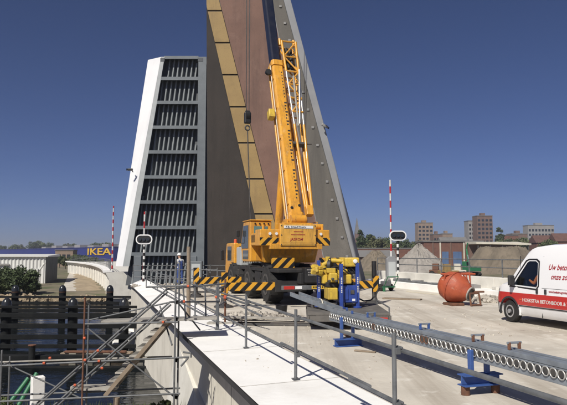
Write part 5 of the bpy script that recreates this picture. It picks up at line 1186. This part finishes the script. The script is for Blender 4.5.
MB().b2((-2.4, 0, 0), (2.4, 5, 26)).build('tower', 'brick_brown', sp_); MB().hexa([(-2.6, -.2, 26), (2.6, -.2, 26), (2.6, 5.2, 26), (-2.6, 5.2, 26)], [(-.15, 2.4, 43), (.15, 2.4, 43), (.15, 2.6, 43), (-.15, 2.6, 43)]).build('spire', 'roof_grey', sp_)
# green excavator with upright stick, and machines
EXY = 120; ex0 = A(471, 266, EXY); EX = T('green_excavator', 'green excavator with its boom raised upright beside the mound', 'excavator', (ex0.x, EXY, -2.6), .3)
for sx in (-1, 1): MB().prism([(sx*1.0-.3, y, z) for y, z in ((-1.7, .4), (-1.4, .05), (1.4, .05), (1.7, .4), (1.4, .8), (-1.4, .8))], (.6, 0, 0)).build('track', 'rubber', EX, bevel=.04)
MB().b2((-1.25, -1.6, .95), (1.3, 1.2, 1.9)).build('body', 'green_paint', EX, bevel=.1); cb_ = MB().b2((-1.3, -.2, 1.9), (-.3, 1.2, 2.9)).build('cab', 'green_paint', EX, bevel=.08); MB().b2((-1.15, -.22, 2.1), (-.45, -.202, 2.8)).build('window', 'glass_dark', cb_)
MB().tube((.3, 1.0, 1.6), (.2, 1.7, 5.4), .26, 8, .2).build('boom', 'green_paint', EX); MB().tube((.2, 1.7, 5.3), (.2, 1.2, 6.6), .18, 8, .12).build('stick', 'green_paint', EX); MB().tube((.3, .7, 1.7), (.2, 1.3, 4.2), .1, 8).build('ram', 'alloy', EX)
def machine(lab, u, Y, m, L_, rz):
    o = T('site_machine', lab, 'machine', (A(u, 254, Y).x, Y, -2.6), rz)
    for sx in (-1, 1):
        for y in (-L_*.32, L_*.32): wheel(o, sx*.8, y, .55, .4, sx, lug=False)
    MB().b2((-.75, -L_/2, .6), (.75, L_/2, 1.3)).build('chassis', m, o, bevel=.06); c_ = MB().b2((-.6, -.3, 1.3), (.6, .9, 2.5)).build('cab', m, o, bevel=.06); MB().b2((-.5, -.315, 1.6), (.5, -.302, 2.3)).build('window', 'glass_dark', c_)
    MB().hexa([(-.9, -L_/2-.9, .3), (.9, -L_/2-.9, .3), (.9, -L_/2-.1, .3), (-.9, -L_/2-.1, .3)], [(-1, -L_/2-1.1, 1.1), (1, -L_/2-1.1, 1.1), (1, -L_/2-.1, 1.1), (-1, -L_/2-.1, 1.1)]).build('bucket', 'dark_steel', o)
machine('red wheeled site machine in front of the brick shed', 437, 118, 'rust', 3.0, 1.2); machine('yellow wheeled site machine left of the green excavator', 448, 112, 'deck_yellow', 3.6, 1.6); machine('pale yellow dumper close to the green excavator', 458.5, 116, 'roof_pale', 2.6, 1.4)
ft = T('flatbed_wagon', 'dark low flatbed wagon with white wheel hubs behind the right parapet', 'wagon', (A(482, 272, 70).x, 70, -2.6), 1.45)
MB().b2((-1.1, -5, 1.0), (1.1, 5.5, 1.35)).build('bed', 'dark_steel', ft); 
for y in (-2.2, -.9, 3.8):
    for sx in (-1, 1): wheel(ft, sx*.95, y, .5, .3, sx, 'white_paint', lug=False)
MB().b2((-1.1, 4.2, 1.36), (1.1, 5.4, 2.0)).build('headboard', 'dark_steel', ft)

# ================================================================== VEGETATION
def crown_mesh(name, n_cl, n_leaf, rx, ry, rz, leaf, mname, seed, lift=0.):
    r = np.random.RandomState(seed); vs = []; fs = []
    for c_ in range(n_cl):
        d = r.normal(size=3); d /= np.linalg.norm(d); q = d*(r.rand()**.45)*np.array([rx, ry, rz])*.78; q[2] += lift+rz
        cr = r.uniform(.22, .42)*min(rx, rz)
        for k in range(n_leaf):
            e = r.normal(size=3); e /= np.linalg.norm(e); p_ = q+e*cr*(r.rand()**.4)*np.array([1, 1, .8]); s_ = leaf*r.uniform(.6, 1.3)
            n_ = e+r.normal(size=3)*.6; n_ /= np.linalg.norm(n_); a = np.cross(n_, r.normal(size=3)); a /= np.linalg.norm(a)+1e-6; b_ = np.cross(n_, a)
            i = len(vs); vs += [tuple(p_+a*s_), tuple(p_+b_*s_*.55), tuple(p_-a*s_), tuple(p_-b_*s_*.55)]; fs.append((i, i+1, i+2, i+3))
    me = bpy.data.meshes.new(name); me.from_pydata(vs, [], fs); me.materials.append(MATS[mname]); return me
def trunk_mesh(h, r0, seed, limbs=5):
    mb = MB(); rr = random.Random(seed); mb.tube((0, 0, -.3), (0, 0, h), r0, 9, r0*.55)
    for k in range(limbs):
        a = k*2.4+rr.random(); z = h*(.55+.4*rr.random()); mb.tube((0, 0, z), (math.cos(a)*h*.35, math.sin(a)*h*.35, z+h*.4), r0*.4, 6, r0*.15)
    return mb.mesh('trunk')
KIND = {}
def kind(k, crown, trunk): KIND[k] = (crown, trunk)
kind('round', crown_mesh('crown', 46, 70, 4.2, 4.2, 4.4, .34, 'leaves_dark', 1, 1.8), trunk_mesh(4.5, .28, 1))
kind('broad', crown_mesh('crown', 52, 70, 5.4, 5.0, 3.8, .36, 'leaves_mid', 2, 1.5), trunk_mesh(4.0, .3, 2))
kind('poplar', crown_mesh('crown', 46, 60, 1.9, 1.9, 6.8, .34, 'leaves_dark', 3, 1.2), trunk_mesh(7, .22, 3))
kind('dry', crown_mesh('crown', 40, 70, 4.4, 4.2, 3.6, .34, 'leaves_dry', 4, 1.6), trunk_mesh(4, .26, 4))
kind('bush', crown_mesh('crown', 60, 110, 2.3, 2.0, 1.5, .12, 'leaves_dark', 5, -.1), trunk_mesh(.8, .1, 5, 7))
kind('weed', crown_mesh('crown', 10, 60, .30, .30, .34, .05, 'leaves_mid', 6, -.05), trunk_mesh(.2, .015, 6, 6))
def tree(k, x, y, z, sc, label, group=None, name='tree', cat='tree', sz=None):
    o = T(name, label, cat, (x, y, z), random.random()*6, group); o.scale = (sc, sc, sz or sc*random.uniform(.9, 1.12))
    for nm, me in zip(('crown', 'trunk'), KIND[k]):
        if not me.materials: me.materials.append(MATS['bark'])
        ch = bpy.data.objects.new(nm, me); COL.objects.link(ch); ch.parent = o
    return o
HT = {'round': 10.4, 'broad': 9.1, 'poplar': 14.6, 'dry': 8.7}
ORD = ['leftmost', 'second', 'third', 'fourth', 'fifth', 'sixth', 'seventh', 'eighth', 'ninth', 'tenth', 'eleventh', 'rightmost']
def trees_px(lst, label, group):
    lab0 = label
    for i_, (k, u, vt, Y) in enumerate(lst):
        if group: label = ('rightmost' if i_ == len(lst)-1 else ORD[i_])+('' if i_ in (0, len(lst)-1) else ' from the left')+' '+lab0
        h = A(300, vt, Y).z+2.6; s_ = h/HT[k]; tree(k, A(u, 254, Y).x, Y, -2.6, s_*random.uniform(.95, 1.05), label, group, sz=s_)
random.seed(11)
trees_px([('poplar', 361, 227, 270), ('round', 366, 231, 280), ('poplar', 371, 232, 265), ('dry', 377, 236, 260), ('round', 383, 235, 300), ('broad', 392, 238, 290), ('round', 403, 237, 300), ('broad', 410, 240, 310), ('dry', 417, 240, 320)],
         'dark tree in the row behind the heaps beside the tall leaf', 'trees right of the tall leaf')
trees_px([('round', 427, 239, 330), ('broad', 436, 238, 340), ('dry', 447, 239, 350), ('round', 461, 238, 360), ('broad', 470, 240, 330)], 'tree between skyline buildings and brick shed', 'trees behind the brick shed')
trees_px([('broad', 497, 237, 300), ('round', 508, 236, 310), ('dry', 519, 238, 290), ('broad', 528, 235, 320), ('round', 537, 236, 330), ('broad', 545, 237, 280), ('round', 553, 236, 310), ('broad', 562, 238, 300)], 'green tree in the row above the van', 'trees above the van')
trees_px([('poplar', 500.5, 224.5, 380)], 'tall dark conifer standing beside the brown tower', None)
trees_px([('round', 2, 244, 760), ('broad', 12, 243, 740), ('dry', 20, 244, 780), ('round', 33, 240, 760), ('broad', 41, 239, 770), ('round', 49, 241, 750), ('dry', 67, 243, 640), ('broad', 76, 242, 620), ('broad', 90, 242, 560), ('round', 97, 241, 540), ('dry', 104, 242, 530), ('broad', 110, 241, 520)],
         'distant tree behind the blue store', 'trees behind the blue store')
trees_px([('round', 60, 254, 185), ('dry', 66, 257, 175), ('broad', 74, 253, 190), ('round', 81, 253, 180), ('broad', 88, 254, 175), ('dry', 94, 256, 165), ('round', 101, 258, 150)], 'low tree in front of the blue store', 'trees in front of the blue store')
for (u, Y, s_, lab) in ((4, 67, 1.15, 'large green bush at the far left waterside'), (21, 66, 1.2, 'green bush in front of the white warehouse'), (33, 69, .6, 'small green bush right of the larger waterside bushes'), (-10, 66, 1.2, 'green bush cut by the left frame edge')):
    tree('bush', A(u, 254, Y).x, Y, -2.75, s_, lab, 'waterside bushes', 'bush', 'bush', s_)
for (u, Y, s_, lab) in ((164, 13.6, 1.0, 'leafy green weed at the bottom beside the pale wing wall'), (12, 14.2, .9, 'weed growing on the near bank at the left frame edge'), (118, 14.8, .5, 'small weed near the timber stake')):
    tree('weed', A(u, 254, Y).x, Y, -2.1, s_, lab, 'weeds on the near bank', 'weed', 'plant', s_*1.2)
# grass on the near bank
gr = MB()
for k in range(5200):
    x = random.uniform(-9, -1.6); y = random.uniform(11.5, 15.7); h = random.uniform(.06, .22); a = random.random()*3.14; w = .008
    dx, dy = math.cos(a)*w, math.sin(a)*w; lx, ly = random.uniform(-.06, .06), random.uniform(-.06, .06)
    k0 = len(gr.v); gr.v += [(x-dx, y-dy, -2.12), (x+dx, y+dy, -2.12), (x+lx, y+ly, -2.12+h)]; gr.f.append((k0, k0+1, k0+2))
me = bpy.data.meshes.new('grass'); me.from_pydata(gr.v, [], gr.f); tag(link('grass', me, 'leaves_mid'), 'rough green grass on the near bank under the scaffold', 'grass', kind='stuff')

# ================================================================== PEOPLE
def skin_body(name, joints, edges, loc, rz, slots, paint, parent=None, scale=1.):
    names = list(joints); me = bpy.data.meshes.new(name)
    me.from_pydata([joints[k][0] for k in names], [(names.index(a), names.index(b_)) for a, b_ in edges], [])
    o = bpy.data.objects.new(name, me); COL.objects.link(o)
    md = o.modifiers.new('s', 'SKIN'); md.use_smooth_shade = True
    for i, k in enumerate(names):
        r_ = joints[k][1]; me.skin_vertices[0].data[i].radius = r_ if isinstance(r_, tuple) else (r_, r_)
        me.skin_vertices[0].data[i].use_root = (k == 'pelvis')
    sb2 = o.modifiers.new('d', 'SUBSURF'); sb2.levels = 2; sb2.render_levels = 2
    bpy.context.view_layer.update(); me2 = bpy.data.meshes.new_from_object(o.evaluated_get(bpy.context.evaluated_depsgraph_get()))
    bpy.data.objects.remove(o); me2.materials.clear()
    for s_ in slots: me2.materials.append(MATS[s_])
    for p_ in me2.polygons: p_.material_index = paint(p_.center); p_.use_smooth = True
    o = bpy.data.objects.new(name, me2); COL.objects.link(o); o.location = loc; o.rotation_euler = (0, 0, rz); o.scale = (scale,)*3
    if parent: o.parent = parent
    return o
# facing +y locally
Jt = {'pelvis': ((0, 0, .95), (.15, .115)), 'waist': ((0, 0, 1.10), (.14, .105)), 'chest': ((0, .03, 1.30), (.165, .12)), 'neck0': ((0, .05, 1.45), (.075, .07)), 'neck': ((0, .08, 1.52), .055), 'head': ((0, .12, 1.60), (.078, .092)), 'crown': ((0, .12, 1.70), (.07, .085))}
Ed = [('pelvis', 'waist'), ('waist', 'chest'), ('chest', 'neck0'), ('neck0', 'neck'), ('neck', 'head'), ('head', 'crown')]
for s_, n_ in ((-1, 'l'), (1, 'r')):
    Jt.update({'hip'+n_: ((s_*.10, 0, .88), .098), 'knee'+n_: ((s_*.12, .03 if s_ < 0 else -.02, .50), .068), 'ank'+n_: ((s_*.13, -.02, .10), .05), 'toe'+n_: ((s_*.15, .15, .045), (.045, .04)),
               'sh'+n_: ((s_*.19, .03, 1.39), .068), 'el'+n_: ((s_*.25, .03, 1.12), .050), 'wr'+n_: ((s_*.16, .26, 1.06), .035), 'palm'+n_: ((s_*.13, .34, 1.05), (.036, .022))})
    Ed += [('pelvis', 'hip'+n_), ('hip'+n_, 'knee'+n_), ('knee'+n_, 'ank'+n_), ('ank'+n_, 'toe'+n_), ('chest', 'sh'+n_), ('sh'+n_, 'el'+n_), ('el'+n_, 'wr'+n_), ('wr'+n_, 'palm'+n_)]
    for q_, (dx, L_) in enumerate(((-.03, .085), (-.01, .1), (.01, .095), (.03, .075))):
        Jt['f%d%s' % (q_, n_)] = ((s_*.13+dx, .34+L_*.6, 1.045), .010); Jt['g%d%s' % (q_, n_)] = ((s_*.13+dx, .34+L_*.85, 1.01), .009)
        Ed += [('palm'+n_, 'f%d%s' % (q_, n_)), ('f%d%s' % (q_, n_), 'g%d%s' % (q_, n_))]
    Jt['th'+n_] = ((s_*.075, .36, 1.06), .011); Ed.append(('palm'+n_, 'th'+n_))
def paint_worker(c_):
    if c_.z < .10: return 3
    if c_.z > 1.50: return 0
    if c_.y > .265 and c_.z < 1.15 and c_.z > .95: return 0
    if abs(c_.x) > .15 and c_.z > .98: return 2
    if c_.z > 1.36 or (c_.z > 1.22 and abs(c_.x) > .12): return 2
    return 1
wkx = A(180, 270, 34.1)
PW = skin_body('person', Jt, Ed, (wkx.x, 34.1, 0.), math.radians(35), ['skin', 'overall_blue', 'shirt_white', 'boot'], paint_worker)
tag(PW, 'worker in blue overalls, white shirt and white helmet standing at the deck end', 'person')
MB().lathe([(.125, 1.685), (.118, 1.72), (.10, 1.775), (.06, 1.81), (.005, 1.82)], (0, .115, 0), n=18).build('helmet', 'helmet_white', PW, smooth=True)
MB().b2((-.085, .19, 1.682), (.085, .275, 1.694)).build('helmet_brim', 'helmet_white', PW, bevel=.004)
MB().box((0, .215, 1.60), (.022, .03, .04)).build('nose', 'skin', PW, bevel=.006)
for s_ in (-1, 1): MB().box((s_*.033, .205, 1.628), (.018, .012, .010)).build('eye', 'hair', PW); MB().box((s_*.083, .12, 1.61), (.014, .035, .055)).build('ear', 'skin', PW, bevel=.005)
MB().box((0, .208, 1.560), (.04, .012, .008)).build('mouth', 'text_red', PW)
for s_ in (-1, 1): MB().path([Vector((s_*.07, -.10, 1.2)), Vector((s_*.085, -.07, 1.40)), Vector((s_*.08, .06, 1.46)), Vector((s_*.07, .165, 1.34))], .018).build('strap', 'overall_blue', PW)
# driver sitting in the van
Jd = {'pelvis': ((0, 0, .1), (.15, .12)), 'waist': ((0, -.04, .25), (.14, .11)), 'chest': ((0, -.06, .45), (.17, .12)), 'neck0': ((0, -.04, .60), .07), 'neck': ((0, -.02, .66), .052), 'head': ((0, 0, .75), (.076, .092)), 'crown': ((0, 0, .85), (.066, .08))}
Edd = [('pelvis', 'waist'), ('waist', 'chest'), ('chest', 'neck0'), ('neck0', 'neck'), ('neck', 'head'), ('head', 'crown')]
for s_, n_ in ((-1, 'l'), (1, 'r')):
    Jd.update({'hip'+n_: ((s_*.1, .08, .1), .09), 'knee'+n_: ((s_*.13, .46, .14), .066), 'ank'+n_: ((s_*.13, .55, -.22), .05), 'toe'+n_: ((s_*.13, .70, -.27), .04), 'sh'+n_: ((s_*.2, -.05, .53), .068), 'el'+n_: ((s_*.25, .1, .28), .05), 'wr'+n_: ((s_*.17, .36, .36), .036), 'palm'+n_: ((s_*.15, .43, .39), (.036, .024))})
    Edd += [('pelvis', 'hip'+n_), ('hip'+n_, 'knee'+n_), ('knee'+n_, 'ank'+n_), ('ank'+n_, 'toe'+n_), ('chest', 'sh'+n_), ('sh'+n_, 'el'+n_), ('el'+n_, 'wr'+n_), ('wr'+n_, 'palm'+n_)]
dl = VAN.matrix_basis @ Vector((-.56, -1.0, .93))
PD = skin_body('person', Jd, Edd, dl, RZ, ['skin', 'shirt_orange', 'overall_blue', 'hair'], lambda c_: 3 if (c_.z > .85 or (c_.z > .74 and c_.y < -.02)) else 0 if c_.z > .64 or c_.y > .38 and c_.z > .25 else 2 if c_.z < .14 else 1, scale=.80)
tag(PD, 'person in an orange top sitting behind the wheel of the white van', 'person')

# ================================================================== AIR
hz = MB().b2((-4200, -320, -6.2), (4200, 7050, 48)).build('haze', None)
m = bpy.data.materials.new('haze'); m.use_nodes = True; n = m.node_tree.nodes; n.remove(n['Principled BSDF']); pv_ = n.new('ShaderNodeVolumePrincipled')
pv_.inputs['Color'].default_value = (.86, .90, 1, 1); pv_.inputs['Density'].default_value = .0003; pv_.inputs['Anisotropy'].default_value = .2
m.node_tree.links.new(pv_.outputs[0], n['Material Output'].inputs['Volume']); hz.data.materials.append(m); tag(hz, 'thin pale haze over the far banks and skyline', 'haze', kind='stuff')
